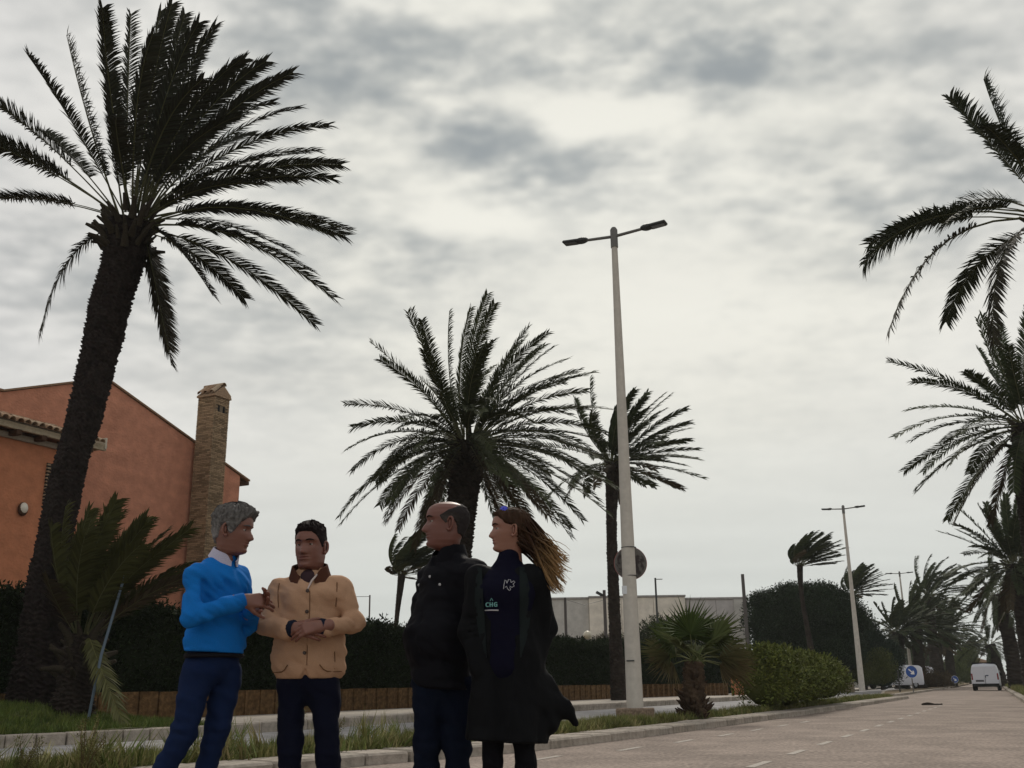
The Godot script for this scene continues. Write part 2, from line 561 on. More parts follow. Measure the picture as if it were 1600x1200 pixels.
# one feather frond from p0, leaving towards p1 and ending at p2
func frond(p0: Vector3, p1: Vector3, p2: Vector3, pairs: int, leaf: float, width: float, col: Color, stem: Color, wind := 0.35, bare := 0.2, keel := 0.35, twist := 0.0) -> MB:
	var b := MB.new()
	var pts := []
	var rad := []
	var len_ := p0.distance_to(p1) + p1.distance_to(p2)
	for k in 9:
		var t := k / 8.0
		pts.append(bez(p0, p1, p2, t))
		rad.append(lerpf(0.012, 0.0025, sqrt(t)) * len_ * 0.55)
	b.tube(pts, rad, 4, stem, false)
	var side0 := (p1 - p0).cross(Vector3.UP)
	if side0.length() < 0.05: side0 = (p2 - p0).cross(Vector3.UP)
	if side0.length() < 0.05: side0 = Vector3.RIGHT
	side0 = side0.normalized()
	for k in pairs:
		var t := lerpf(bare, 0.995, (k + 0.5) / pairs)
		var p := bez(p0, p1, p2, t)
		var d := (bez(p0, p1, p2, minf(t + 0.03, 1.0)) - bez(p0, p1, p2, t - 0.03)).normalized()
		var side := (side0 - d * side0.dot(d)).normalized()
		var up := side.cross(d)
		if twist != 0.0:
			side = side.rotated(d, twist * t)
			up = side.cross(d)
		var q := (t - bare) / (1.0 - bare)
		var ll := leaf * (0.35 + 0.65 * pow(sin(PI * minf(0.12 + q * 0.78, 1.0)), 0.7)) * rng.randf_range(0.85, 1.12)
		for sg in [-1.0, 1.0]:
			var fwd := lerpf(0.7, 1.45, q) + rng.randf_range(-0.15, 0.15)
			var dir: Vector3 = (side * sg + d * fwd + up * (keel + rng.randf_range(-0.25, 0.25))).normalized()
			dir = (dir + WIND * wind * rng.randf_range(0.5, 1.2) + Vector3.DOWN * 0.06).normalized()
			var mid: Vector3 = p + dir * ll * 0.5
			var tip: Vector3 = p + dir * ll + (WIND * wind * 0.25 + Vector3.DOWN * 0.16) * ll * rng.randf_range(0.5, 1.3)
			var wv: Vector3 = dir.cross(up + side * rng.randf_range(-0.5, 0.5)).normalized() * width
			var tone := rng.randf_range(0.7, 1.25)
			var c := Color(col.r * tone, col.g * tone, col.b * tone)
			var nn := dir.cross(wv).normalized()
			var m := b.v.size()
			b.v.append(p - wv * 0.5); b.v.append(p + wv * 0.5); b.v.append(mid + wv * 0.75); b.v.append(mid - wv * 0.75); b.v.append(tip)
			for z in 5:
				b.n.append(nn); b.c.append(c)
			b.i.append_array(PackedInt32Array([m, m + 1, m + 2, m, m + 2, m + 3, m + 3, m + 2, m + 4]))
	return b

# palm stem with rows of leaf scars: radius swells and drops at every scar
func stem_mesh(path: Array, radii: Array, row_h: float, scars: int, amp: float, seg: int, dark := Vector3(0.022, 0.017, 0.014), light := Vector3(0.078, 0.062, 0.052)) -> MB:
	var b := MB.new()
	var cur := Curve3D.new()
	cur.bake_interval = 0.1
	for k in path.size():
		var tan: Vector3 = (path[mini(k + 1, path.size() - 1)] - path[maxi(k - 1, 0)]) * 0.17
		cur.add_point(path[k], -tan, tan)
	var total := cur.get_baked_length()
	var nr := int(total / (row_h * 0.25)) + 2
	var rows := []
	var cols := []
	var nz := FastNoiseLite.new()
	nz.seed = rng.randi()
	nz.frequency = 0.9
	for r in nr:
		var t := float(r) / (nr - 1)
		var p := cur.sample_baked(total * t)
		var d := (cur.sample_baked(minf(total * t + 0.1, total)) - cur.sample_baked(maxf(total * t - 0.1, 0))).normalized()
		var x := d.cross(Vector3.BACK).normalized()
		var y := d.cross(x)
		var fi := t * (radii.size() - 1)
		var i0 := mini(int(fi), radii.size() - 2)
		var rad := lerpf(radii[i0], radii[i0 + 1], fi - i0)
		var row := []
		var rc := []
		for k in seg:
			var a := TAU * k / seg
			var u := a / TAU * scars
			var zig := absf(fposmod(u, 1.0) - 0.5) * 2.0
			var vv := total * t / row_h + zig * 0.9 + nz.get_noise_2d(cos(a) * 3.0, total * t * 1.5 + sin(a) * 3.0) * 1.1
			var ph: float = vv - floorf(vv)
			var cell := hash(Vector2i(int(floor(u)), int(floor(vv))))
			var jit := float(cell % 1000) / 1000.0
			var bulge := (pow(ph, 1.6) * (0.55 + 0.75 * jit)) * amp + nz.get_noise_3d(cos(a) * 2.0, total * t, sin(a) * 2.0) * amp * 0.8
			row.append(p + (x * cos(a) + y * sin(a)) * rad * (1.0 + bulge))
			var tone := clampf(0.25 + 0.55 * jit + 0.5 * nz.get_noise_3d(cos(a) * 6.0 + 40.0, total * t * 5.0, sin(a) * 6.0), 0.0, 1.0)
			var cc := dark.lerp(light, tone)
			rc.append(Color(cc.x, cc.y, cc.z))
		rows.append(row)
		cols.append(rc)
	b.grid(rows, true, Color.WHITE, cols)
	return b

var bark: StandardMaterial3D
var leafy: StandardMaterial3D

# a palm with its own crown; spec keys: n fronds, len, pairs, leaf, width, low (lowest launch angle), wind, stubs
func palm(at: Vector3, path: Array, radii: Array, spec: Dictionary, label: String, called := "palm_tree", group := "palm trees along the avenue") -> Node3D:
	var root := thing(called, at, label, "palm tree", group)
	var green: Color = spec.get("green", Color(0.042, 0.052, 0.024))
	var trunk_seg: int = spec.get("seg", 20)
	put(stem_mesh(path, radii, spec.get("row", 0.12), spec.get("scars", 11), spec.get("amp", 0.16), trunk_seg), "trunk", bark, root)
	var top: Vector3 = path[path.size() - 1]
	var ax: Vector3 = (top - path[path.size() - 2]).normalized()
	var rt: float = radii[radii.size() - 1]
	var n: int = spec.get("n", 40)
	var L: float = spec.len
	var wind: float = spec.get("wind", 0.5)
	var low: float = spec.get("low", -35.0)
	for k in n:
		var q := (k + 0.5) / n
		var az: float = k * 2.39996 + rng.randf_range(-0.25, 0.25) + spec.get("spin", 0.0)
		var el := deg_to_rad(lerpf(82.0, low, pow(q, spec.get("fill", 0.9))) + rng.randf_range(-7, 7))
		var out := Vector3(cos(az), 0, sin(az))
		var dir := (out * cos(el) + (Vector3.UP * 0.6 + ax * 0.4) * sin(el)).normalized()
		dir = (dir + WIND * wind * 0.25).normalized()
		var l := L * rng.randf_range(0.85, 1.1) * (0.86 if q > 0.85 else 1.0)
		var p0 := top + out * rt * 0.55 + ax * (rt * 0.5 * (1.0 - q) - 0.1)
		var p1 := p0 + dir * l * 0.5
		var droop: float = spec.get("droop", 0.55) * (0.35 + 0.65 * cos(el))
		var d2 := (dir + Vector3.DOWN * droop * rng.randf_range(0.7, 1.2) + WIND * wind * rng.randf_range(0.7, 1.3)).normalized()
		var p2 := p1 + d2 * l * 0.5
		var c := green
		if q > 0.9: c = Color(0.06, 0.046, 0.028)
		put(frond(p0, p1, p2, spec.get("pairs", 30), spec.get("leaf", L * 0.11), spec.get("width", 0.035), c, Color(0.10, 0.10, 0.05), wind * 0.6, spec.get("bare", 0.16), 0.35, rng.randf_range(-0.6, 0.6)), "frond", leafy, root)
	stubs(root, top, ax, rt, spec.get("stubs", 0))
	return root

func stubs(root: Node3D, top: Vector3, ax: Vector3, rt: float, n: int) -> void:
	if n == 0: return
	var b := MB.new()
	b.tube([Vector3.ZERO, Vector3(0.06, 0.16, 0) * 1.0, Vector3(0.20, 0.36, 0)], [0.085, 0.06, 0.03], 5, Color(0.07, 0.055, 0.04))
	var mesh := b.mesh()
	for k in n:
		var q := float(k) / n
		var bs := Basis(Vector3.UP, k * 2.39996)
		var t := Transform3D(bs, Vector3.ZERO)
		var o := bs * Vector3(rt * 0.92, 0, 0)
		t = Transform3D(bs * Basis(Vector3.BACK, -rng.randf_range(0.0, 0.9) * (0.4 + q)).scaled(Vector3.ONE * rng.randf_range(0.7, 1.3)), top + o - ax * (0.05 + 0.95 * q) + Vector3.UP * 0.1)
		inst(mesh, "leaf_base", bark, root, t)

# the tall palm by the house: fronds drawn from where the wind has put each of them (metres right, up, towards the viewer, arch)
func tall_palm(at: Vector3) -> void:
	var root := thing("palm_tree", at, "tall leaning palm with thick scarred trunk, tallest tree at the left", "palm tree", "palm trees along the avenue")
	var path := [Vector3(0, -0.15, 0), Vector3(-0.02, 0.9, 0), Vector3(-0.11, 1.9, 0), Vector3(-0.11, 2.8, 0), Vector3(-0.01, 4.3, 0), Vector3(0.13, 5.4, 0), Vector3(0.26, 6.2, -0.05), Vector3(0.38, 7.4, -0.1), Vector3(0.52, 8.6, -0.1), Vector3(0.67, 9.5, -0.1), Vector3(0.80, 10.7, -0.1)]
	put(stem_mesh(path, [0.58, 0.49, 0.40, 0.33, 0.31, 0.31, 0.33, 0.36, 0.39, 0.41, 0.45], 0.105, 12, 0.2, 64, Vector3(0.016, 0.012, 0.011), Vector3(0.062, 0.049, 0.044)), "trunk", bark, root)
	var top := Vector3(0.82, 10.8, -0.1)
	stubs(root, top, Vector3(0.1, 1, 0).normalized(), 0.5, 46)
	var g := Color(0.036, 0.037, 0.026)
	var list := [[-1.9, 4.75, 0.3, 0.1], [-1.25, 4.45, -0.8, 0.15], [-0.15, 4.9, 0.9, -0.1], [0.55, 5.2, -0.5, 0.1], [0.95, 5.1, 0.6, 0.3], [1.35, 4.75, -1.2, 0.45], [1.8, 4.4, 1.1, 0.6],
		[2.25, 4.1, 0.2, 0.7], [2.55, 3.9, -1.4, 0.8], [2.9, 3.55, 0.9, 0.7], [3.35, 3.1, -0.4, 0.75], [3.6, 2.9, 1.4, 0.6], [3.65, 2.55, -1.5, 0.7], [4.2, 2.2, 0.3, 0.7], [4.1, 1.55, -1.1, 0.6], [4.55, 1.0, 0.6, 0.55],
		[4.0, 0.75, 1.6, 0.5], [4.4, 0.05, -1.2, 0.6], [4.75, -0.55, 0.4, 0.75], [4.55, -1.1, 1.3, 0.8], [4.35, -1.9, -0.3, 0.95], [3.7, -2.0, -1.8, 0.8], [3.95, -1.45, 0.2, 0.7], [3.3, -0.3, 2.2, 0.6], [2.1, -2.25, 0.8, 0.9],
		[1.15, -3.6, 0.1, 0.9], [0.75, -2.9, -0.9, 0.9], [-1.7, -2.85, 0.2, 1.15], [-2.9, 0.35, 0.5, 0.35], [-3.6, 0.9, -0.6, 0.3], [-3.2, 1.7, 1.0, 0.4], [-3.9, 2.3, -0.3, 0.45], [-3.1, 2.6, 0.8, 0.5], [-2.9, 3.0, -1.2, 0.5], [-3.4, 1.35, 1.8, 0.4],
		[0.3, 3.2, 3.4, 0.6], [1.4, 2.4, 3.6, 0.7], [2.3, 1.6, 3.2, 0.7], [0.6, 3.8, -2.9, 0.6], [1.9, 2.9, -3.0, 0.7], [-0.8, 3.0, -3.2, 0.5], [-1.2, 2.2, 3.2, 0.5], [2.9, 0.4, -3.0, 0.6], [1.1, 4.4, 1.9, 0.4], [1.7, 3.9, 1.9, 0.6], [2.0, 3.4, -2.1, 0.7],
		[0.1, 4.3, -1.9, 0.2], [0.7, 4.6, 1.4, 0.3], [2.6, 2.9, 1.9, 0.7], [3.0, 2.2, -2.4, 0.7], [1.0, 0.3, 3.9, 0.8], [1.6, -0.6, -3.6, 0.8], [2.9, 1.1, 2.6, 0.6], [3.2, 3.4, 0.5, 0.7], [1.5, 4.9, 0.2, 0.4]]
	set_fronds(root, top, list, g, 96, 0.46, 0.024)

func set_fronds(root: Node3D, top: Vector3, list: Array, g: Color, pairs: int, leaf: float, width: float) -> void:
	for f in list:
		var tip := Vector3(f[0] * (1.08 if f[0] > 0.0 else 1.0), f[1], f[2])
		var l := tip.length()
		var out := Vector3(tip.x, 0, tip.z).normalized()
		var p0 := top + out * 0.28 + Vector3.UP * (0.05 if tip.y > 0 else -0.2)
		# arch: the frond leaves higher and more upwind than it ends
		var p1: Vector3 = p0 + tip * 0.5 + (Vector3.UP * 0.30 + Vector3(-0.10, 0, 0)) * l * f[3]
		put(frond(p0, p1, top + tip, pairs, leaf, width, g if tip.y > -2.2 else Color(0.04, 0.036, 0.024), Color(0.085, 0.085, 0.04), 0.3, 0.2 if f[0] > -2.5 else 0.34, 0.3, rng.randf_range(-0.7, 0.7)), "frond", leafy, root)

# fan leaf: pleated blade split into fingers; stem from p0 to p1, blade facing `face`
func fan(p0: Vector3, p1: Vector3, face: Vector3, r: float, fingers: int, spread: float, col: Color) -> MB:
	var b := MB.new()
	b.tube([p0, p0.lerp(p1, 0.5) + Vector3.UP * 0.04, p1], [0.018, 0.013, 0.01], 4, Color(0.11, 0.12, 0.05), false)
	var d := (p1 - p0).normalized()
	var side := d.cross(face).normalized()
	for k in fingers:
		var a := lerpf(-spread, spread, (k + 0.5) / fingers)
		var aw := spread / fingers * 1.02
		var l := r * (0.8 + 0.2 * cos(a)) * rng.randf_range(0.9, 1.08)
		var d0 := d * cos(a) + side * sin(a)
		var fold := face * (0.02 * r)
		var tone := rng.randf_range(0.7, 1.3)
		var c := Color(col.r * tone, col.g * tone, col.b * tone)
		var m1 := p1 + (d * cos(a - aw) + side * sin(a - aw)) * l * 0.46
		var m2 := p1 + (d * cos(a + aw) + side * sin(a + aw)) * l * 0.46
		var mc := p1 + d0 * l * 0.50 + fold * 2.4
		var tip := p1 + d0 * l + Vector3.DOWN * l * rng.randf_range(0.0, 0.10) + WIND * l * rng.randf_range(0.0, 0.10)
		if rng.randf() < 0.3: tip += Vector3.DOWN * l * 0.2
		b.tri(p1, m1, mc, c); b.tri(p1, mc, m2, c)
		b.tri(m1, tip, mc, c); b.tri(mc, tip, m2, c)
	return b

func fan_palm(at: Vector3, trunk_h: float, rad: float, n: int, r: float, stalk: float, label: String, low := -50.0, skirt := true) -> void:
	var root := thing("fan_palm", at, label, "fan palm", "palm trees along the avenue")
	put(stem_mesh([Vector3(0, -0.1, 0), Vector3(0, trunk_h * 0.5, 0), Vector3(0.03, trunk_h, 0)], [rad * 1.15, rad, rad * 0.95, rad * 0.85], 0.11, 9, 0.3, 26, Vector3(0.05, 0.034, 0.025), Vector3(0.17, 0.12, 0.08)), "trunk", bark, root)
	if skirt:
		var b := MB.new()
		b.tube([Vector3.ZERO, Vector3(0.12, 0.05, 0), Vector3(0.22, 0.13, 0)], [0.06, 0.04, 0.008], 4, Color(0.075, 0.05, 0.035))
		var mesh := b.mesh()
		for k in 70:
			var h := trunk_h * (0.02 + 0.3 * rng.randf() if k < 44 else rng.randf())
			var bs := Basis(Vector3.UP, rng.randf() * TAU)
			inst(mesh, "leaf_base", bark, root, Transform3D(bs.scaled(Vector3.ONE * rng.randf_range(0.6, 1.2)), bs * Vector3(rad * 0.85, h, 0)))
	var top := Vector3(0.03, trunk_h, 0)
	# stalks: direction right, up, towards the road, and how dry the blade is
	var stalks := [[-0.08, 1.0, 0.1, 0.0], [0.25, 1.0, -0.5, 0.0], [-0.4, 0.9, -0.5, 0.0], [-0.85, 0.75, 0.1, 0.1], [-1.0, 0.35, -0.3, 0.3], [-0.95, 0.2, 0.4, 0.6], [0.75, 0.75, 0.15, 0.2], [1.0, 0.4, -0.25, 0.3], [1.0, 0.15, 0.35, 0.7], [1.0, -0.1, -0.1, 0.9],
		[0.35, 0.45, 0.8, 0.2], [-0.45, 0.4, 0.85, 0.3], [0.3, 0.35, -0.9, 0.3], [-0.5, 0.2, -0.9, 0.4], [-0.8, -0.1, 0.5, 1.0], [0.85, -0.15, 0.45, 1.0]]
	for k in mini(n, stalks.size()):
		var dir := Vector3(stalks[k][0], stalks[k][1], stalks[k][2]).normalized()
		var p1 := top + dir * stalk * rng.randf_range(0.85, 1.15)
		var out := Vector3(-dir.x, 0, -dir.z) * 0.7 + Vector3.UP * 0.45 + Vector3(0, 0, 0.55)
		var face := (out - dir * out.dot(dir)).normalized()
		var col := Color(0.06, 0.085, 0.026).lerp(Color(0.13, 0.105, 0.055), stalks[k][3])
		put(fan(top, p1, face, r * rng.randf_range(0.85, 1.1) * (1.12 if k < 4 else 0.92), 30, 1.9 if stalks[k][1] > 0.3 else 1.2, col), "fan_leaf", leafy, root)

# a spray of small leaves, instanced through hedges, shrubs and tree crowns
func spray(leaves: int, reach: float, size: float, narrow := 0.45, seed_ := 3) -> ArrayMesh:
	var r := RandomNumberGenerator.new()
	r.seed = seed_
	var b := MB.new()
	for k in leaves:
		var p := Vector3(r.randf_range(-1, 1), r.randf_range(-1, 1), r.randf_range(-1, 1)) * reach
		var d := Vector3(r.randf_range(-1, 1), r.randf_range(-0.4, 1), r.randf_range(-1, 1)).normalized()
		var s := d.cross(Vector3(r.randf_range(-1, 1), r.randf_range(-1, 1), r.randf_range(-1, 1))).normalized()
		var l := size * r.randf_range(0.7, 1.3)
		var up := s.cross(d) * l * 0.12
		var tone := r.randf_range(0.65, 1.35)
		var c := Color(tone, tone, tone * 0.9)
		b.tri(p, p + d * l * 0.5 + s * l * narrow * 0.5 + up, p + d * l, c)
		b.tri(p, p + d * l, p + d * l * 0.5 - s * l * narrow * 0.5 + up, c)
	return b.mesh()

var sprays := []
var leaf_mat: StandardMaterial3D

func scatter(ts: Array, cols: Array, p: Vector3, size: float, base: Color, vary := 0.3) -> void:
	var bs := Basis.from_euler(Vector3(rng.randf_range(-0.6, 0.6), rng.randf() * TAU, rng.randf_range(-0.6, 0.6))).scaled(Vector3.ONE * size * rng.randf_range(0.75, 1.3))
	ts.append(Transform3D(bs, p))
	var k := 1.0 + rng.randf_range(-vary, vary)
	cols.append(Color(base.r * k, base.g * k * rng.randf_range(0.95, 1.1), base.b * k))

# a clipped or loose mass made of lobes [centre, radii]; leaves crowd its skin, twigs fill the core
func bush(at: Vector3, lobes: Array, count: int, size: float, col: Color, called: String, label: String, category: String, group := "", trunk := [], kind := 0, core := 0.72) -> Node3D:
	var root := thing(called, at, label, category, group)
	var ts := []
	var cols := []
	var vol := 0.0
	for l in lobes: vol += l[1].x * l[1].y + l[1].y * l[1].z + l[1].x * l[1].z
	var cb := MB.new()
	for l in lobes:
		var c: Vector3 = l[0]
		var r: Vector3 = l[1]
		var m := int(count * (r.x * r.y + r.y * r.z + r.x * r.z) / vol)
		for k in m:
			var d := Vector3(rng.randfn(), rng.randfn(), rng.randfn()).normalized()
			if d.y < -0.6: d.y = -d.y
			scatter(ts, cols, c + d * r * (0.70 + 0.36 * rng.randf()), size, col)
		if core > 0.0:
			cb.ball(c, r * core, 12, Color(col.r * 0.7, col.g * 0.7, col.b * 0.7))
	if trunk:
		for t in trunk:
			var tb := MB.new()
			tb.tube(t[0], t[1], 7, Color(0.075, 0.06, 0.048))
			put(tb, "trunk" if t == trunk[0] else "limb", bark, root)
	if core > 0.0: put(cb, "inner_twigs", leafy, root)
	many(sprays[kind], ts, cols, "crown" if trunk else "foliage", leaf_mat, root)
	return root

# a long hedge on top of its low wall
func hedge(s0: float, s1: float, front: float, depth: float, y0: float, y1: float, col: Color, label: String) -> void:
	var mid := (s0 + s1) * 0.5
	var root := thing("hedge", w(mid, line_at(wall_t, mid) + front, y0), label, "hedge", "hedges behind the pavement")
	var base := root.position
	var ts := []
	var cols := []
	var cb := MB.new()
	var n := int((s1 - s0) / 0.5)
	var nz := FastNoiseLite.new()
	nz.frequency = 0.35
	nz.seed = 7
	var rows := []
	for k in n + 1:
		var s := lerpf(s0, s1, float(k) / n)
		var t := line_at(wall_t, s) + front
		var top := y1 + nz.get_noise_2d(s, 3.0) * 0.28 - 0.16
		var bulge := nz.get_noise_2d(s, 30.0) * 0.1 - 0.14
		rows.append([w(s, t + bulge - 0.05, y0) - base, w(s, t + bulge, lerpf(y0, top, 0.5)) - base, w(s, t + bulge - 0.1, top - 0.1) - base, w(s, t + bulge - 0.35, top) - base, w(s, t - depth + 0.3, top) - base, w(s, t - depth + 0.15, y0) - base])
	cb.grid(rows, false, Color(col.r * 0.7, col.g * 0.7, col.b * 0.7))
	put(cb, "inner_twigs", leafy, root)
	var area := (s1 - s0) * (y1 - y0)
	for k in int(area * 95):
		var s := rng.randf_range(s0, s1)
		var y := rng.randf_range(y0, y1 + nz.get_noise_2d(s, 3.0) * 0.28 - 0.08)
		scatter(ts, cols, w(s, line_at(wall_t, s) + front + nz.get_noise_2d(s, 30.0 + y * 0.5) * 0.12 - rng.randf_range(0.0, 0.2) - 0.08, y) - base, 1.0, col)
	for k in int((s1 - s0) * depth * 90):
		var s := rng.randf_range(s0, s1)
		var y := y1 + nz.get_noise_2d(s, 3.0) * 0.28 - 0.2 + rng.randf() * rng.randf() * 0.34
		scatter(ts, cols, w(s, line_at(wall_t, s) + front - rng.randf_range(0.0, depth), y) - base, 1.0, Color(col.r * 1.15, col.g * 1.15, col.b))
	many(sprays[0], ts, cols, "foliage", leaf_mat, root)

func grass_on(called: String, label: String, count: int, pos: Callable, size: float, greens: Array, mesh: Mesh) -> void:
	var ts := []
	var cols := []
	for k in count:
		var p: Vector3 = pos.call()
		if p.y < -5: continue
		scatter(ts, cols, p, size, greens[rng.randi() % greens.size()], 0.25)
	var o := many(mesh, ts, cols, called, leaf_mat, self)
	tag(o, label, "grass")

func tuft(blades: int, h: float, lean: float, seed_: int) -> ArrayMesh:
	var r := RandomNumberGenerator.new()
	r.seed = seed_
	var b := MB.new()
	for k in blades:
		var a := r.randf() * TAU
		var o := Vector3(cos(a), 0, sin(a)) * r.randf() * 0.09
		var out := (Vector3(cos(a), 0, sin(a)) * lean + Vector3(0.3, 0, 0)) * h * r.randf_range(0.3, 1.2)
		var hh := h * r.randf_range(0.5, 1.2)
		var s := Vector3(-sin(a), 0, cos(a)) * 0.006
		var m := o + out * 0.4 + Vector3.UP * hh * 0.6
		var tone := r.randf_range(0.7, 1.3)
		var c := Color(tone, tone, tone)
		b.quad(o - s, m - s * 0.8, m + s * 0.8, o + s, c)
		b.tri(m - s * 0.8, o + out + Vector3.UP * hh, m + s * 0.8, c)
	return b.mesh()

func make_plants() -> void:
	tall_palm(Vector3(-9.56, 0.5, -21.5))
	# young palm beside it
	var yp := palm(Vector3(-8.41, 0.45, -20.3), [Vector3(0, -0.1, 0), Vector3(0.03, 0.7, 0), Vector3(0.10, 1.45, 0)], [0.36, 0.30, 0.28, 0.27],
		{"n": 30, "len": 2.6, "pairs": 60, "leaf": 0.45, "width": 0.03, "low": 42.0, "wind": 0.42, "row": 0.09, "scars": 9, "amp": 0.3, "seg": 40, "stubs": 26, "droop": 0.5, "fill": 1.15, "bare": 0.22, "green": Color(0.055, 0.055, 0.02)},
		"short young palm beside the thick leaning trunk, a broken frond hanging to the kerb", "palm_tree")
	put(frond(Vector3(0.2, 1.5, 0.15), Vector3(0.55, 1.0, 0.5), Vector3(1.3, -0.2, 0.8), 46, 0.42, 0.026, Color(0.085, 0.085, 0.035), Color(0.16, 0.15, 0.06), 0.05, 0.1, 0.1), "broken_frond", leafy, yp)
	# full palm behind the men
	palm(Vector3(-1.85, 0.15, -32.0), [Vector3(0, -0.1, 0), Vector3(0.05, 2.5, 0), Vector3(0.1, 5.0, 0), Vector3(0.3, 6.9, 0), Vector3(0.45, 8.15, 0)], [0.48, 0.42, 0.40, 0.40, 0.45, 0.5],
		{"n": 110, "len": 4.55, "pairs": 66, "leaf": 0.42, "width": 0.028, "low": -34.0, "wind": 0.26, "row": 0.11, "scars": 12, "amp": 0.2, "seg": 44, "stubs": 40, "droop": 1.0, "fill": 0.85, "green": Color(0.045, 0.052, 0.025)},
		"broad round palm with the fullest crown, behind the bald man")
	palm(Vector3(4.41, 0.2, -46.0), [Vector3(0, -0.1, 0), Vector3(-0.05, 4, 0), Vector3(0.0, 8, 0), Vector3(0.22, 10.4, 0)], [0.34, 0.25, 0.23, 0.22, 0.32],
		{"n": 50, "len": 3.9, "pairs": 52, "leaf": 0.50, "width": 0.042, "low": -18.0, "wind": 0.55, "row": 0.13, "scars": 9, "amp": 0.18, "seg": 28, "stubs": 20, "droop": 0.5, "fill": 0.85},
		"slender palm on the pavement just behind the big lamp post")
	palm(Vector3(-6.4, 0.1, -55.0), [Vector3.ZERO, Vector3(0.12, 3.4, 0), Vector3(0.42, 6.5, 0)], [0.16, 0.12, 0.115, 0.2],
		{"n": 44, "len": 2.9, "pairs": 42, "leaf": 0.42, "width": 0.045, "low": 0.0, "wind": 1.5, "row": 0.16, "scars": 7, "amp": 0.1, "seg": 14, "droop": 0.1, "bare": 0.25},
		"small thin windswept palm beyond the hedge, left of the bald man")
	palm(Vector3(19.5, 0.1, -70.0), [Vector3.ZERO, Vector3(0.05, 2.5, 0), Vector3(-0.25, 6.2, 0), Vector3(-0.2, 8.3, 0)], [0.34, 0.22, 0.16, 0.14, 0.2],
		{"n": 44, "len": 3.0, "pairs": 40, "leaf": 0.40, "width": 0.05, "low": 5.0, "wind": 1.55, "row": 0.18, "scars": 8, "amp": 0.1, "seg": 14, "droop": 0.05, "bare": 0.22},
		"thin tall palm blown flat to the right, before the dark pine")
	palm(Vector3(29.95, 0.1, -92.0), [Vector3.ZERO, Vector3(0.0, 4, 0), Vector3(-0.15, 8.2, 0)], [0.3, 0.22, 0.2, 0.26],
		{"n": 36, "len": 3.1, "pairs": 34, "leaf": 0.42, "width": 0.06, "low": -5.0, "wind": 1.25, "row": 0.25, "scars": 7, "amp": 0.1, "seg": 12, "droop": 0.3},
		"windswept palm behind the second lamp post from the front")
	palm(Vector3(25.7, 0.1, -85.0), [Vector3.ZERO, Vector3(0.0, 2.5, 0), Vector3(0.1, 5.0, 0)], [0.36, 0.3, 0.28, 0.3],
		{"n": 26, "len": 2.3, "pairs": 24, "leaf": 0.34, "width": 0.05, "low": -10.0, "wind": 0.4, "row": 0.25, "scars": 7, "amp": 0.15, "seg": 12, "droop": 0.45},
		"small upright palm left of the second lamp post, before the pale building")
	# median fan palm
	fan_palm(w(22.4, -6.45, 0.1), 1.2, 0.21, 17, 0.82, 0.62, "low fan palm with shaggy trunk on the median right of the big lamp post", -22.0)
	# palms of the second median
	var far := [[34.3, -95.0, 4.9, 3.1, 0.5, "leftmost palm of the far median cluster, before the third lamp post"], [37.9, -100.0, 5.8, 4.6, 0.5, "thick dark palm right behind the blue arrow sign"],
		[43.4, -110.0, 9.2, 4.6, 0.9, "tallest palm of the far median cluster, blown to the right"], [51.0, -125.0, 6.3, 4.2, 0.5, "rightmost low palm of the far median cluster, arching over the road"],
		[46.5, -117.0, 5.6, 3.4, 0.6, "palm in the middle of the far median cluster, under the tallest crown"], [72.8, -170.0, 5.4, 2.6, 1.5, "tiny windblown palm above the shrubs where the road ends"]]
	for f in far:
		palm(Vector3(f[0], 0.1, f[1]), [Vector3.ZERO, Vector3(0.05, f[2] * 0.5, 0), Vector3(0.2, f[2], 0)], [0.62, 0.5, 0.46, 0.5],
			{"n": 60, "len": f[3], "pairs": 30, "leaf": 0.5, "width": 0.08, "low": -40.0, "wind": f[4], "row": 0.3, "scars": 7, "amp": 0.16, "seg": 12, "droop": 0.6}, f[5])
	# right-hand row
	var r1 := thing("palm_tree", Vector3(12.75, 0.1, -21.9), "nearest palm of the right row, its fronds reaching in from the right edge", "palm tree", "palm trees along the avenue")
	put(stem_mesh([Vector3(0, -0.1, 0), Vector3(0, 5, 0), Vector3(-0.05, 11.0, 0.2)], [0.62, 0.5, 0.46, 0.5], 0.12, 12, 0.2, 36), "trunk", bark, r1)
	stubs(r1, Vector3(-0.05, 11.0, 0.2), Vector3.UP, 0.5, 30)
	var lst := [[-2.35, 2.75, 0.5, 0.5], [-1.05, 3.75, -0.3, 0.25], [-4.75, -1.35, 0.3, 0.95], [-4.5, -3.1, 0.6, 1.1], [-2.1, -3.3, 0.3, 1.2], [-4.0, -0.2, -1.2, 0.7], [-3.3, -0.9, 1.4, 0.7], [-0.9, -3.6, 0.9, 1.1],
		[-0.3, 4.2, 1.0, 0.2], [0.8, 4.3, -0.8, 0.2], [1.9, 4.0, 0.6, 0.5], [3.2, 3.0, -0.5, 0.7], [4.2, 1.8, 0.4, 0.7], [4.6, 0.3, -0.9, 0.7], [4.4, -1.4, 0.5, 0.9], [3.4, -2.6, -0.4, 1.0], [1.4, -3.4, 0.8, 1.0], [0.6, 1.5, 4.0, 0.8], [-1.2, 1.4, 3.8, 0.8], [1.8, 0.0, 3.9, 0.8], [-0.6, 1.8, -4.0, 0.8], [2.0, 1.2, -3.8, 0.8], [-2.6, 0.9, -3.3, 0.7], [-2.9, 0.6, 2.9, 0.7], [0.4, -2.0, 3.4, 1.0], [1.2, 3.2, 2.7, 0.6], [2.4, 2.4, -2.7, 0.7], [-1.2, -2.6, 2.2, 1.1], [-1.6, -1.6, -3.0, 0.9]]
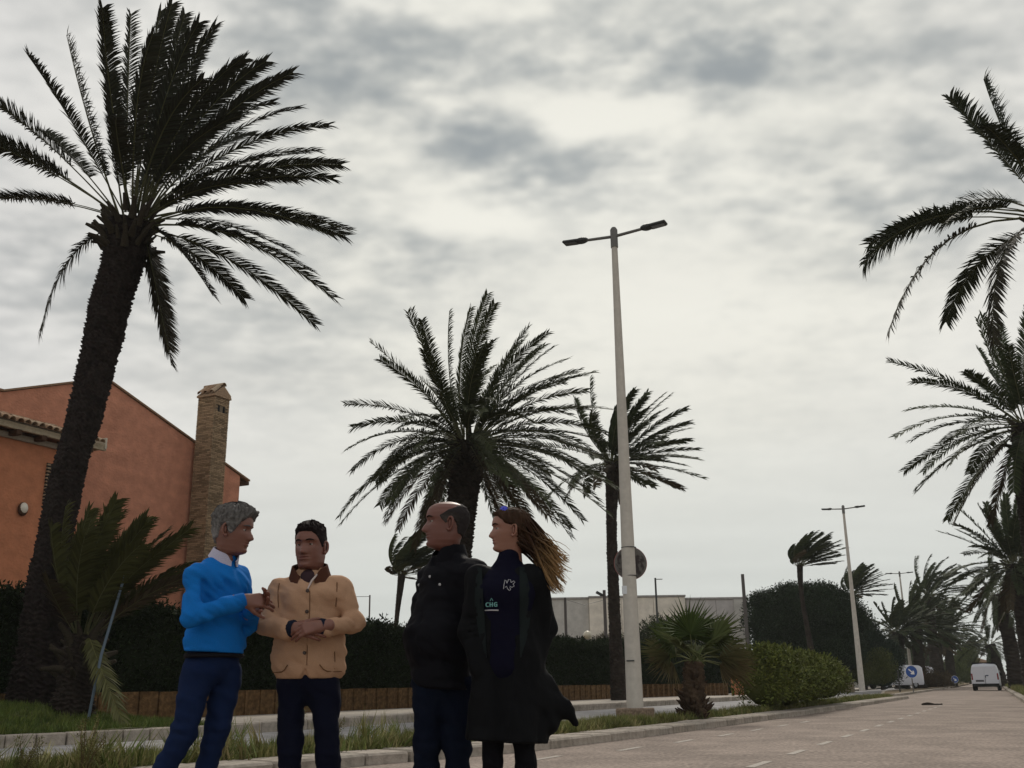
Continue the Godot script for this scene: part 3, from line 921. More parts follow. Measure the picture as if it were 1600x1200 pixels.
	set_fronds(r1, Vector3(-0.05, 11.1, 0.2), lst, Color(0.04, 0.048, 0.03), 84, 0.54, 0.03)
	palm(Vector3(19.0, 0.1, -38.0), [Vector3(0, -0.1, 0), Vector3(0.15, 4, 0), Vector3(0.4, 8, 0), Vector3(0.65, 10.0, 0)], [0.55, 0.42, 0.4, 0.45, 0.52],
		{"n": 64, "len": 5.0, "pairs": 58, "leaf": 0.52, "width": 0.04, "low": -48.0, "wind": 0.12, "row": 0.12, "scars": 11, "amp": 0.2, "seg": 28, "stubs": 24, "droop": 0.75, "fill": 0.85},
		"second palm of the right row, cut by the right edge below the nearest crown")
	palm(Vector3(30.1, 0.1, -62.0), [Vector3.ZERO, Vector3(-0.05, 3.5, 0), Vector3(-0.15, 7.3, 0)], [0.6, 0.5, 0.46, 0.52],
		{"n": 72, "len": 4.3, "pairs": 44, "leaf": 0.52, "width": 0.055, "low": -38.0, "wind": 0.1, "row": 0.2, "scars": 10, "amp": 0.18, "seg": 20, "stubs": 14, "droop": 0.7},
		"third palm of the right row, full crown above the white van's right")
	palm(Vector3(37.5, 0.1, -80.0), [Vector3.ZERO, Vector3(-0.1, 3.5, 0), Vector3(-0.55, 7.0, 0)], [0.62, 0.5, 0.46, 0.5],
		{"n": 40, "len": 3.6, "pairs": 30, "leaf": 0.42, "width": 0.045, "low": -60.0, "wind": 0.1, "row": 0.25, "scars": 8, "amp": 0.18, "seg": 14, "droop": 0.9},
		"fourth palm of the right row with hanging fronds, thick trunk right of the van")
	palm(Vector3(34.2, 0.1, -69.5), [Vector3.ZERO, Vector3(0.0, 3.0, 0), Vector3(0.15, 6.6, 0)], [0.5, 0.42, 0.4, 0.44],
		{"n": 36, "len": 3.6, "pairs": 28, "leaf": 0.42, "width": 0.045, "low": -45.0, "wind": 0.2, "row": 0.25, "scars": 8, "amp": 0.18, "seg": 14, "droop": 0.8},
		"dark trunk between the third and fourth palms of the right row")
	palm(Vector3(50.0, 0.1, -110.0), [Vector3.ZERO, Vector3(-0.2, 2, 0), Vector3(-0.7, 4.2, 0)], [0.6, 0.5, 0.46, 0.5],
		{"n": 40, "len": 3.4, "pairs": 22, "leaf": 0.40, "width": 0.06, "low": -50.0, "wind": 0.15, "row": 0.3, "scars": 7, "amp": 0.18, "seg": 12, "droop": 0.9},
		"farthest palm of the right row, low crown directly above the white van")
	# hedges on the low wall
	hedge(-6.0, 61.8, -0.18, 1.3, 0.74, 2.75, Color(0.013, 0.021, 0.007), "long dark clipped hedge on the low wall behind the four people")
	hedge(64.4, 67.6, -0.1, 1.2, 0.2, 2.1, Color(0.045, 0.065, 0.02), "short green hedge right of the orange gate pillar")
	# shrub on the median
	var lobes := []
	for k in 9:
		lobes.append([w(k * 1.12, 0.0, 0.78 + 0.06 * sin(k * 2.1)) , Vector3(0.82, 0.80 - 0.02 * k, 0.74)])
	bush(w(28.2, -6.15, 0.08), lobes, 2600, 1.0, Color(0.115, 0.13, 0.034), "median_shrub", "long rounded yellow-green shrub on the median before the second lamp post", "shrub", "", [], 0, 0.8)
	# behind the hedge
	bush(Vector3(8.9, 0.1, -64.0), [[Vector3(0, 2.6, 0), Vector3(1.7, 1.6, 1.0)], [Vector3(1.6, 3.1, 0.4), Vector3(1.2, 1.3, 0.9)], [Vector3(-1.4, 2.3, 0), Vector3(1.0, 1.0, 0.8)]], 520, 1.5, Color(0.075, 0.085, 0.05), "oleander_shrub", "grey-green loose shrub behind the hedge, right of the slender palm", "shrub", "", [[[Vector3.ZERO, Vector3(0.1, 1.6, 0)], [0.1, 0.05]]], 2, 0.0)
	bush(Vector3(5.3, 0.1, -61.5), [[Vector3(0, 2.8, 0), Vector3(1.05, 0.65, 0.6)], [Vector3(0.9, 2.7, 0), Vector3(0.7, 0.6, 0.6)]], 260, 1.0, Color(0.10, 0.085, 0.06), "oleander_shrub", "low brownish shrub behind the hedge, left of the slender palm", "shrub", "", [[[Vector3.ZERO, Vector3(0.1, 2.2, 0)], [0.08, 0.04]]], 0, 0.5)
	bush(Vector3(22.0, 0.1, -80.0), [[Vector3(0, 5.6, 0), Vector3(3.4, 2.0, 3.0)], [Vector3(-2.6, 5.2, 0.5), Vector3(2.0, 1.9, 2.2)], [Vector3(2.6, 5.5, -0.5), Vector3(2.0, 2.0, 2.2)], [Vector3(0.5, 3.6, 0.5), Vector3(2.6, 1.6, 2.0)], [Vector3(-2.8, 3.4, 0.6), Vector3(1.6, 1.8, 1.6)], [Vector3(2.8, 3.0, 0.2), Vector3(1.5, 1.9, 1.6)], [Vector3(1.2, 7.3, 0), Vector3(1.4, 0.5, 1.3)], [Vector3(-1.0, 7.1, 0.3), Vector3(1.2, 0.6, 1.3)], [Vector3(4.3, 5.0, 0), Vector3(0.8, 0.9, 1.0)], [Vector3(-2.9, 6.6, 0), Vector3(1.1, 0.6, 1.2)]], 4800, 1.7, Color(0.020, 0.032, 0.014), "pine_tree", "broad dark flat-topped pine behind the thin windblown palm", "tree", "", [[[Vector3.ZERO, Vector3(-0.2, 2.4, 0), Vector3(0, 4.8, 0)], [0.32, 0.26, 0.18]], [[Vector3(-0.2, 2.2, 0), Vector3(-1.6, 4.4, 0.2)], [0.15, 0.08]], [[Vector3(-0.1, 2.6, 0), Vector3(1.7, 4.6, 0)], [0.15, 0.08]]], 1, 0.82)
	bush(Vector3(30.2, 0.1, -88.0), [[Vector3(0, 1.5, 0), Vector3(1.6, 1.6, 1.5)], [Vector3(-0.3, 3.0, 0), Vector3(1.15, 1.5, 1.1)], [Vector3(-0.6, 4.3, 0), Vector3(0.65, 1.1, 0.7)], [Vector3(0.9, 2.6, 0), Vector3(0.9, 1.2, 0.9)]], 1500, 1.5, Color(0.022, 0.036, 0.022), "cypress_tree", "dark cone-shaped evergreen right of the second lamp post", "tree", "", [[[Vector3.ZERO, Vector3(-0.2, 2.4, 0)], [0.2, 0.1]]], 1, 0.8)
	bush(Vector3(26.3, 0.1, -80.5), [[Vector3(0, 1.3, 0), Vector3(1.4, 1.2, 1.0)], [Vector3(1.4, 1.5, -0.3), Vector3(1.1, 1.4, 1.0)]], 620, 1.2, Color(0.085, 0.095, 0.03), "garden_shrub", "yellowish shrub in front of the balcony house, left of the second lamp post", "shrub", "", [], 1, 0.75)
	bush(Vector3(63.3, 0.1, -150.0), [[Vector3(0, 2.0, 0), Vector3(1.9, 2.4, 1.6)], [Vector3(-2.4, 1.4, 0), Vector3(1.7, 1.6, 1.5)], [Vector3(0.5, 4.0, 0), Vector3(1.2, 1.5, 1.2)]], 900, 2.2, Color(0.095, 0.11, 0.035), "garden_shrub", "tall yellow-green shrub where the far median ends, left of the van", "shrub", "", [], 1, 0.75)
	bush(Vector3(56.5, 0.1, -150.0), [[Vector3(0, 3.4, 0), Vector3(2.2, 2.2, 2.0)], [Vector3(1.6, 2.2, 0), Vector3(1.8, 1.6, 1.6)]], 620, 2.4, Color(0.06, 0.075, 0.04), "garden_tree", "grey-green rounded tree behind the low arching palm", "tree", "", [[[Vector3.ZERO, Vector3(0, 2.6, 0)], [0.2, 0.12]]], 1, 0.6)
	bush(Vector3(37.2, 0.12, -96.0), [[Vector3(0, 0.7, 0), Vector3(0.9, 0.9, 0.8)], [Vector3(1.2, 0.6, 0), Vector3(0.8, 0.7, 0.7)]], 260, 1.2, Color(0.09, 0.062, 0.035), "garden_shrub", "low rusty brown bush at the foot of the median palms by the blue sign", "shrub", "", [], 1, 0.7)
	bush(Vector3(39.5, 0.1, -128.0), [[Vector3(0, 3.0, 0), Vector3(3.0, 2.8, 2.4)], [Vector3(-3.5, 2.4, 0), Vector3(2.4, 2.2, 2.0)]], 900, 2.2, Color(0.05, 0.065, 0.035), "garden_tree", "dull green trees' mass behind the parked white vehicles", "tree", "", [[[Vector3.ZERO, Vector3(0, 2.4, 0)], [0.24, 0.15]]], 1, 0.6)
	bush(Vector3(44.0, 0.12, -86.0), [[Vector3(0, 0.6, 0), Vector3(1.6, 0.7, 1.0)], [Vector3(2.4, 0.7, 1.5), Vector3(1.6, 0.8, 1.0)]], 420, 1.3, Color(0.055, 0.07, 0.03), "garden_shrub", "low green bush between the trunks right of the van", "shrub", "", [], 1, 0.7)
	bush(Vector3(46.0, 0.1, -80.0), [[Vector3(0, 2.6, 0), Vector3(2.6, 2.6, 2.2)], [Vector3(3.0, 3.2, -3), Vector3(2.6, 3.0, 2.2)]], 900, 2.0, Color(0.045, 0.055, 0.03), "garden_tree", "dark leafy tree behind the right row of palms", "tree", "", [[[Vector3.ZERO, Vector3(0, 2.4, 0)], [0.24, 0.15]]], 1, 0.65)
	# grass and weeds
	var t1 := tuft(16, 0.16, 0.5, 5)
	var t2 := tuft(14, 0.30, 0.35, 6)
	var g1 := [Color(0.16, 0.17, 0.055), Color(0.21, 0.20, 0.075), Color(0.12, 0.145, 0.045), Color(0.27, 0.235, 0.11)]
	var lump := FastNoiseLite.new()
	lump.frequency = 0.5
	lump.seed = 77
	grass_on("median_grass", "patchy weedy grass growing on the median strip", 15000, func():
		var s := rng.randf_range(2.0, 53.0) if rng.randf() < 0.4 else rng.randf_range(5.0, 20.0)
		var t := rng.randf_range(line_at(med_l, s) + 0.12, line_at(med_r, s) - 0.58 - 0.1 * rng.randf())
		if absf(s - 20.4) < 0.55 or lump.get_noise_2d(s, t * 2.0) < rng.randf_range(-0.25, 0.35): return Vector3(0, -9, 0)
		return w(s, t, 0.07), 1.0, g1, t1)
	grass_on("median_weeds", "taller yellowing weeds on the near end of the median", 1500, func():
		var s := rng.randf_range(4.0, 15.5)
		var t := rng.randf_range(line_at(med_l, s) + 0.1, line_at(med_r, s) - 0.6)
		if lump.get_noise_2d(s * 1.3 + 60.0, t * 2.0) < rng.randf_range(-0.1, 0.4): return Vector3(0, -9, 0)
		return w(s, t, 0.07), 1.1, g1, t2)
	grass_on("mound_grass", "short green grass on the mound under the two left palms", 9000, func():
		var k := rng.randf()
		var s := rng.randf_range(2.0, 16.6)
		var t := lerpf(line_at(far_k, s) - 0.3, line_at(wall_t, s) + 0.2, k)
		return w(s, t, 0.16 + 0.40 * smoothstep(0.0, 0.75, k) * smoothstep(17.2, 14.0, s)), 0.8, [Color(0.10, 0.13, 0.03), Color(0.13, 0.15, 0.04), Color(0.08, 0.11, 0.03)], t1)
	grass_on("verge_grass", "low grass along the right verge under the palms", 3000, func():
		var s := rng.randf_range(40.0, 125.0)
		return w(s, line_at(right_k, s) + rng.randf_range(0.35, 4.0), 0.11), 1.6, g1, t1)
	# tall dry weed stalks one can pick out
	var wl := ["tall dry weed between the blue sweater man and the tan jacket man", "dry weed stalk left of the blue sweater man's legs", "dry weed stalk just left of the bald man's legs", "low leafy weed at the lower left of the median", "leafy weed right behind the tan jacket man's legs"]
	var wp := [[10.4, -8.0, 0.75], [7.4, -8.0, 0.55], [12.6, -7.2, 0.75], [6.9, -8.2, 0.4], [10.9, -7.7, 0.4]]
	for k in wl.size():
		var root := thing("weed", w(wp[k][0], wp[k][1], 0.05), wl[k], "weed", "tall weeds on the median")
		var hh: float = wp[k][2]
		for q in 7:
			var a := q * 2.4
			var tip := Vector3(cos(a) * 0.22 + 0.1, rng.randf_range(0.6, 1.05), sin(a) * 0.2) * hh
			var b := MB.new()
			b.tube([Vector3.ZERO, tip * 0.5 + Vector3(0, 0.06, 0), tip], [0.006, 0.005, 0.003], 4, Color(0.12, 0.09, 0.045), false)
			put(b, "stem", leafy, root)
			var ts := []
			var cols := []
			for z in 16:
				scatter(ts, cols, tip * rng.randf_range(0.35, 1.0) + Vector3(rng.randf_range(-0.04, 0.04), rng.randf_range(-0.02, 0.04), rng.randf_range(-0.04, 0.04)), 0.16, Color(0.13, 0.12, 0.045))
			many(sprays[0], ts, cols, "leaves", leaf_mat, root)

# ---------------------------------------------------------------- buildings
const FRONT_TURN := 1.1257   # local x along the avenue, local z towards it

func front(s: float, t: float, y := 0.0) -> Transform3D:
	return Transform3D(Basis(Vector3.UP, FRONT_TURN), w(s, t, y))

func at3(x: float, y: float, z: float) -> Transform3D:
	return Transform3D(Basis.IDENTITY, Vector3(x, y, z))

func slabbed(outline: Array, depth: float, z: float) -> MB:
	var b := MB.new()
	var p := PackedVector2Array()
	for q in outline: p.append(Vector2(q[0], q[1]))
	b.slab(at3(0, 0, z), p, depth)
	return b

func boxed(t: Transform3D, size: Vector3, ch := 0.0) -> MB:
	var b := MB.new()
	b.box(t, size, ch)
	return b

# one barrel tile: half a tapered pipe with thickness, lying along +z, crown up
func tile_mesh(r: float, l: float) -> ArrayMesh:
	var b := MB.new()
	var n := 8
	var rows := []
	for e in [[0.0, 1.0], [1.0, 0.82]]:
		var row := []
		for k in n + 1:
			var a: float = PI - PI * k / n
			row.append(Vector3(cos(a) * r * e[1], sin(a) * r * e[1], l * (0.5 - e[0])))
		rows.append(row)
	b.grid(rows, false)
	var inn := []
	for row in rows:
		var q := []
		for p in row: q.append(Vector3(p.x * 0.84, p.y * 0.84, p.z))
		q.reverse()
		inn.append(q)
	b.grid(inn, false)
	for k in n:
		b.quad(rows[0][k], rows[0][k + 1], inn[0][n - k - 1], inn[0][n - k])
	return b.mesh()

func make_buildings() -> void:
	var stucco := surf(0.58, 0.265, 0.17, 0.92, 2.6, 0.2, 0.5, 0.01)
	var stucco2 := surf(0.58, 0.235, 0.125, 0.92, 2.6, 0.2, 0.5, 0.01)
	var clay := [surf(0.42, 0.29, 0.19, 0.9, 0.4, 0.4), surf(0.34, 0.22, 0.14, 0.9, 0.4, 0.4), surf(0.47, 0.36, 0.25, 0.9, 0.4, 0.4)]
	var cream := surf(0.50, 0.42, 0.30, 0.9, 0.6, 0.25)
	var brown := surf(0.10, 0.055, 0.035, 0.8, 0.4, 0.35)
	var dark := surf(0.02, 0.02, 0.02, 0.8)
	# --- coral house
	var h := thing("stucco_house", w(22.5, -25.0), "coral stucco house with a gable and a tall brick chimney at the left", "house", "", FRONT_TURN)
	put(slabbed([[-12, 0], [6.6, 0], [6.6, 8.36], [0, 10.32], [-3.6, 9.0], [-12, 8.9]], 0.3, -0.15), "gable_wall", stucco, h)
	put(boxed(at3(-2.7, 4.1, -5.2), Vector3(18.5, 8.2, 9.6)), "rear_wall", stucco, h)
	# roof slopes run back from the gable
	var rf := MB.new()
	var pr := [[7.1, 8.24], [0, 10.335], [-3.6, 9.02], [-12.2, 8.92]]
	for k in 3:
		var a := Vector2(pr[k][0], pr[k][1])
		var c := Vector2(pr[k + 1][0], pr[k + 1][1])
		var q := PackedVector2Array([a, c, c + Vector2(0, 0.06), a + Vector2(0, 0.06)])
		rf.slab(at3(0, 0, -4.94), q, 10.0)
	var roof := put(rf, "roof", clay[1], h)
	put(boxed(at3(6.98, 8.2, -4.9), Vector3(0.55, 0.14, 9.6), 0.02), "eave", brown, roof)
	# front wing under its tiled lean-to roof
	put(boxed(at3(-7.1, 3.8, 0.5), Vector3(11.4, 7.6, 1.0), 0.015), "front_wall", stucco2, h)
	var lean := put(boxed(Transform3D(Basis(Vector3.RIGHT, 0.32), Vector3(-7.0, 8.02, 0.68)), Vector3(12.0, 0.08, 1.62), 0.0), "lower_roof", cream, h)
	put(boxed(at3(-7.0, 7.71, 1.38), Vector3(12.0, 0.12, 0.10), 0.01), "fascia", cream, lean)
	put(boxed(at3(-1.06, 7.86, 0.72), Vector3(0.07, 0.34, 1.5), 0.01), "verge_board", surf(0.6, 0.55, 0.45, 0.9, 0.5, 0.2), lean)
	put(boxed(at3(-7.1, 7.54, 1.05), Vector3(11.4, 0.16, 0.10), 0.01), "cornice", surf(0.36, 0.30, 0.24, 0.9, 0.5, 0.2), lean)
	var cb := boxed(at3(0, 0, 0), Vector3(0.17, 0.17, 0.42), 0.02).mesh()
	var cx := -12.2
	while cx < -1.2:
		inst(cb, "rafter_tail", brown, lean, at3(cx, 7.6, 1.22))
		cx += 0.82
	var tm := tile_mesh(0.112, 0.46)
	for row in 4:
		var x := -11.9
		while x < -1.1:
			var z := 1.36 - 0.40 * row
			var tb := Basis(Vector3.RIGHT, 0.32 + rng.randf_range(-0.02, 0.02)) * Basis(Vector3.UP, rng.randf_range(-0.04, 0.04))
			inst(tm, "roof_tile", clay[rng.randi() % 3], lean, Transform3D(tb, Vector3(x + rng.randf_range(-0.01, 0.01), 7.90 + 0.134 * row + rng.randf_range(-0.008, 0.008), z + rng.randf_range(-0.02, 0.02))))
			x += 0.235
	# lattice vent and oval bulkhead lamp on the front wing
	var vent := put(boxed(at3(-2.42, 6.45, 1.004), Vector3(0.5, 1.16, 0.03)), "vent", dark, h)
	for k in 12:
		put(boxed(at3(-2.42, 5.92 + k * 0.096, 1.035), Vector3(0.52, 0.045, 0.09), 0.006), "vent_slat", clay[2 if k % 3 else 0], vent)
	var lm := MB.new()
	lm.ball(Vector3(-3.31, 5.62, 1.06), Vector3(0.15, 0.19, 0.09), 16)
	var wl := put(lm, "wall_lamp", brown, h)
	var gl := MB.new()
	gl.ball(Vector3(-3.31, 5.645, 1.09), Vector3(0.125, 0.155, 0.085), 16)
	put(gl, "lamp_glass", surf(0.75, 0.70, 0.60, 0.3), wl)
	# chimney: courses of thin bricks round a core
	var ch := thing("brick_chimney", w(26.88, -24.48), "tall tan brick chimney with a small tiled cap against the coral house", "chimney", "", FRONT_TURN)
	put(boxed(at3(0, 5.2, 0), Vector3(0.70, 10.4, 0.70)), "mortar_core", surf(0.22, 0.17, 0.12, 0.95, 0.3, 0.3), ch)
	var bb := MB.new()
	var y := 0.02
	var rowi := 0
	while y < 10.66:
		for sd in 4:
			for k in 4:
				var off := -0.42 + 0.24 * k + (0.12 if rowi % 2 else 0.0)
				var a := maxf(off - 0.113, -0.375)
				var e := minf(off + 0.113, 0.375)
				if e - a < 0.04: continue
				if y > 10.1 and y < 10.38 and absf((a + e) * 0.5) > 0.05 and absf((a + e) * 0.5) < 0.22 and sd < 3: continue
				var tone := rng.randf_range(0.55, 1.2)
				var rot := Transform3D(Basis(Vector3.UP, sd * PI / 2), Vector3.ZERO)
				bb.box(rot * at3((a + e) * 0.5, y + 0.024, 0.352 + rng.randf_range(-0.006, 0.006)), Vector3(e - a, 0.046, 0.05), 0.0, Color(0.50 * tone, 0.355 * tone, 0.22 * tone))
		y += 0.06
		rowi += 1
	var bw := put(bb, "brickwork", painted(0.95, 0.5, 0.3), ch)
	bw.set_meta("kind", "stuff")
	for sd in 3:
		for sx in [-0.13, 0.13]:
			put(boxed(Transform3D(Basis(Vector3.UP, sd * PI / 2), Vector3.ZERO) * at3(sx, 10.24, 0.352), Vector3(0.10, 0.27, 0.012)), "smoke_slot", dark, ch)
	var cap := put(slabbed([[-0.42, 10.68], [0.42, 10.68], [0.42, 10.74], [0.0, 11.1], [-0.42, 10.74]], 0.84, 0.0), "cap", clay[0], ch)
	for sg in [-1.0, 1.0]:
		for k in 3:
			var bs := Basis(Vector3.UP, PI / 2 * sg) * Basis(Vector3.RIGHT, 0.70)
			inst(tm, "cap_tile", clay[k], cap, Transform3D(bs, Vector3(sg * 0.25, 10.94, -0.27 + 0.27 * k)))
	for k in 2:
		inst(tm, "ridge_tile", clay[(k + 1) % 3], cap, Transform3D(Basis(Vector3.RIGHT, 0.06), Vector3(0, 11.13, -0.22 + 0.42 * k)))
	# --- low wall under the hedge, upright stone panels
	var gw := thing("garden_wall", w(20, -18.8, 0.18), "low brown stone panel wall under the long hedge", "wall", "", 0.0)
	var stone := [surf(0.15, 0.088, 0.040, 0.95, 1.3, 0.55, 0.8), surf(0.155, 0.091, 0.042, 0.95, 1.3, 0.55, 0.8), surf(0.145, 0.085, 0.039, 0.95, 1.3, 0.55, 0.8)]
	var pmesh := [boxed(at3(0, 0, 0), Vector3(0.595, 0.72, 0.22), 0.004).mesh(), boxed(at3(0, 0, 0), Vector3(0.592, 0.715, 0.22), 0.005).mesh()]
	var s := -7.0
	while s < 61.8:
		var t := line_at(wall_t, s + 0.3)
		var tr := front(s + 0.3, t - 0.11, 0.46 + rng.randf_range(-0.006, 0.006))
		tr.origin -= gw.position
		tr.basis = tr.basis * Basis(Vector3.UP, atan2(line_at(wall_t, s) - line_at(wall_t, s + 0.6), 0.6) * -1.0)
		inst(pmesh[rng.randi() % 2], "wall_panel", stone[rng.randi() % 3], gw, tr)
		s += 0.6
	put(boxed(Transform3D(Basis(Vector3.UP, FRONT_TURN), w(14.0, -19.5, 0.45) - gw.position), Vector3(40, 0.5, 0.5)), "wall_core", stone[2], gw)
	# gate pillar, steps and gate
	var pil := thing("gate_pillar", Vector3(13.19, 0.13, -63.7), "orange stucco gate pillar at the right end of the long hedge", "pillar", "", FRONT_TURN)
	put(boxed(at3(0, 1.0, 0), Vector3(0.60, 2.0, 0.60), 0.015), "shaft", stucco2, pil)
	put(boxed(at3(0, 2.04, 0), Vector3(0.72, 0.10, 0.72), 0.02), "cap", surf(0.14, 0.07, 0.045, 0.9, 0.4, 0.3), pil)
	var stp := thing("entrance_steps", Vector3(16.2, 0.14, -68.2), "pale grey entrance steps right of the orange pillar", "steps", "", FRONT_TURN)
	for k in 3:
		put(boxed(at3(0, 0.09 + 0.17 * k, -0.3 * k), Vector3(2.4, 0.18, 0.9 if k < 2 else 1.4), 0.012), "step", surf(0.42, 0.42, 0.42, 0.9, 1.0, 0.2), stp)
	var gt := thing("metal_gate", Vector3(16.0, 0.5, -69.8), "dark barred metal gate behind the entrance steps", "gate", "", FRONT_TURN)
	var iron := surf(0.03, 0.03, 0.04, 0.5)
	for k in 13:
		put(boxed(at3(-1.2 + 0.2 * k, 0.85, 0), Vector3(0.06, 1.7, 0.04)), "gate_bar", iron, gt)
	put(boxed(at3(0, 1.72, 0), Vector3(2.56, 0.08, 0.06)), "gate_rail", iron, gt)
	put(boxed(at3(0, 0.45, 0.01), Vector3(2.56, 0.9, 0.03)), "gate_sheet", iron, gt)
	# --- long pale hall
	var pale := [surf(0.52, 0.50, 0.46, 0.9, 6.0, 0.14), surf(0.76, 0.70, 0.60, 0.9, 6.0, 0.14), surf(0.53, 0.50, 0.48, 0.9, 6.0, 0.14)]
	var hall := thing("pale_hall", Vector3(9.0, 0, -85.0), "long flat-roofed pale grey and cream hall beyond the hedge", "building")
	var segs := [[-12.0, -3.0, 0.0, 7.55, 0], [-3.0, 4.8, 0.35, 7.6, 1], [4.8, 10.0, -0.4, 7.4, 2]]
	for sg in segs:
		put(boxed(at3((sg[0] + sg[1]) * 0.5, sg[3] * 0.5 - 0.05, sg[2] - 3.0), Vector3(sg[1] - sg[0], sg[3] - 0.1, 5.9)), "wall", pale[sg[4]], hall)
		var cols := int(round((sg[1] - sg[0]) / 2.6))
		var pw: float = (sg[1] - sg[0]) / cols
		for r in 2:
			for c in cols:
				put(boxed(at3(sg[0] + pw * (c + 0.5), 2.0 + r * 3.72, sg[2] + 0.0), Vector3(pw - 0.03, 3.68, 0.12), 0.01), "wall_panel", pale[sg[4]], hall)
		put(boxed(at3((sg[0] + sg[1]) * 0.5, sg[3] + 0.05, sg[2] - 2.9), Vector3(sg[1] - sg[0] + 0.08, 0.14, 6.1), 0.01), "parapet", surf(0.36, 0.34, 0.32, 0.9, 3.0, 0.2), hall)
	put(boxed(at3(9.3, 3.7, -0.37), Vector3(0.9, 7.3, 0.3), 0.01), "corner_pier", pale[0], hall)
	for k in 2:
		var wd := put(boxed(at3(5.5 + k * 1.15, 5.0, -0.30), Vector3(0.95, 1.7, 0.10), 0.01), "window", surf(0.03, 0.03, 0.035, 0.2), hall)
		put(boxed(at3(5.5 + k * 1.15, 5.0, -0.22), Vector3(0.05, 1.7, 0.06)), "window_bar", surf(0.25, 0.24, 0.22, 0.7), wd)
	# --- balcony house
	var bh := thing("balcony_house", Vector3(24.0, 0, -83.0), "small beige house with a tiled roof and balcony below the pine", "house")
	put(boxed(at3(0, 1.9, -1.6), Vector3(4.6, 3.8, 3.0)), "wall", cream, bh)
	put(slabbed([[-2.7, 3.75], [2.7, 3.75], [2.5, 3.95], [0.2, 4.45], [-2.5, 3.95]], 4.0, -1.4), "roof", clay[1], bh)
	for k in 4:
		put(boxed(at3(-2.0 + 1.35 * k, 2.6, 0.45), Vector3(0.2, 2.1, 0.2), 0.01), "column", cream, bh)
	var bal := put(boxed(at3(0, 1.52, 0.3), Vector3(4.5, 0.16, 0.9), 0.01), "balcony", cream, bh)
	put(boxed(at3(0, 2.28, 0.62), Vector3(4.5, 0.10, 0.10), 0.01), "rail", clay[1], bal)
	for k in 16:
		put(boxed(at3(-2.1 + 0.28 * k, 1.93, 0.62), Vector3(0.08, 0.64, 0.08), 0.01), "baluster", cream, bal)
	for k in 2:
		put(boxed(at3(-0.9 + 2.0 * k, 2.6, -0.06), Vector3(1.0, 1.8, 0.06)), "window", dark, bh)
	# --- pale block farther back
	var pb := thing("apartment_block", Vector3(37.2, 0, -116.0), "pale two-storey block with a stepped top behind the second lamp post", "building")
	var pl := surf(0.42, 0.40, 0.37, 0.9, 3.0, 0.2)
	put(boxed(at3(0, 3.2, -2), Vector3(4.6, 6.4, 4), 0.02), "wall", pl, pb)
	put(slabbed([[-0.6, 6.4], [2.5, 6.4], [2.3, 6.9], [1.8, 7.0], [-0.6, 6.8]], 3.6, -2), "upper_roof", surf(0.25, 0.22, 0.2, 0.9, 2.0, 0.3), pb)
	put(boxed(at3(0, 6.45, -1.9), Vector3(4.9, 0.12, 4.3), 0.01), "cornice", pl, pb)
	for k in 3:
		for r in 2:
			var wd2 := put(boxed(at3(-1.5 + 1.4 * k, 2.2 + 2.4 * r, 0.01), Vector3(0.8, 1.3, 0.06)), "window", dark, pb)
			put(boxed(at3(-1.5 + 1.4 * k, 1.5 + 2.4 * r, 0.05), Vector3(0.95, 0.07, 0.14)), "sill", pl, wd2)
	# --- houses closing the view
	var eb := thing("distant_house", Vector3(103.5, 0, -240.0), "tiny tan house with stacked balconies where the road vanishes", "house")
	put(boxed(at3(0, 2.2, -3), Vector3(9, 4.4, 6)), "wall", surf(0.36, 0.27, 0.18, 0.9, 3.0, 0.25), eb)
	put(slabbed([[-5, 4.3], [5, 4.3], [0, 5.6]], 7.0, -3), "roof", clay[1], eb)
	for k in 2:
		put(boxed(at3(0, 1.5 + 1.5 * k, 0.5), Vector3(8, 0.5, 1.0)), "balcony", cream, eb)
	var eb2 := thing("distant_house", Vector3(112.0, 0, -262.0), "tiny grey house with a flat roof right of the vanishing road", "house")
	put(boxed(at3(0, 2.6, -3), Vector3(14, 5.2, 6)), "wall", surf(0.34, 0.32, 0.30, 0.9, 3.0, 0.25), eb2)
	for k in 4:
		put(boxed(at3(-5 + 3.2 * k, 3.4, 0.02), Vector3(1.4, 1.6, 0.1)), "window", dark, eb2)

# ---------------------------------------------------------------- street furniture and vehicles
var concrete: StandardMaterial3D
var steel: StandardMaterial3D
var black_iron: StandardMaterial3D

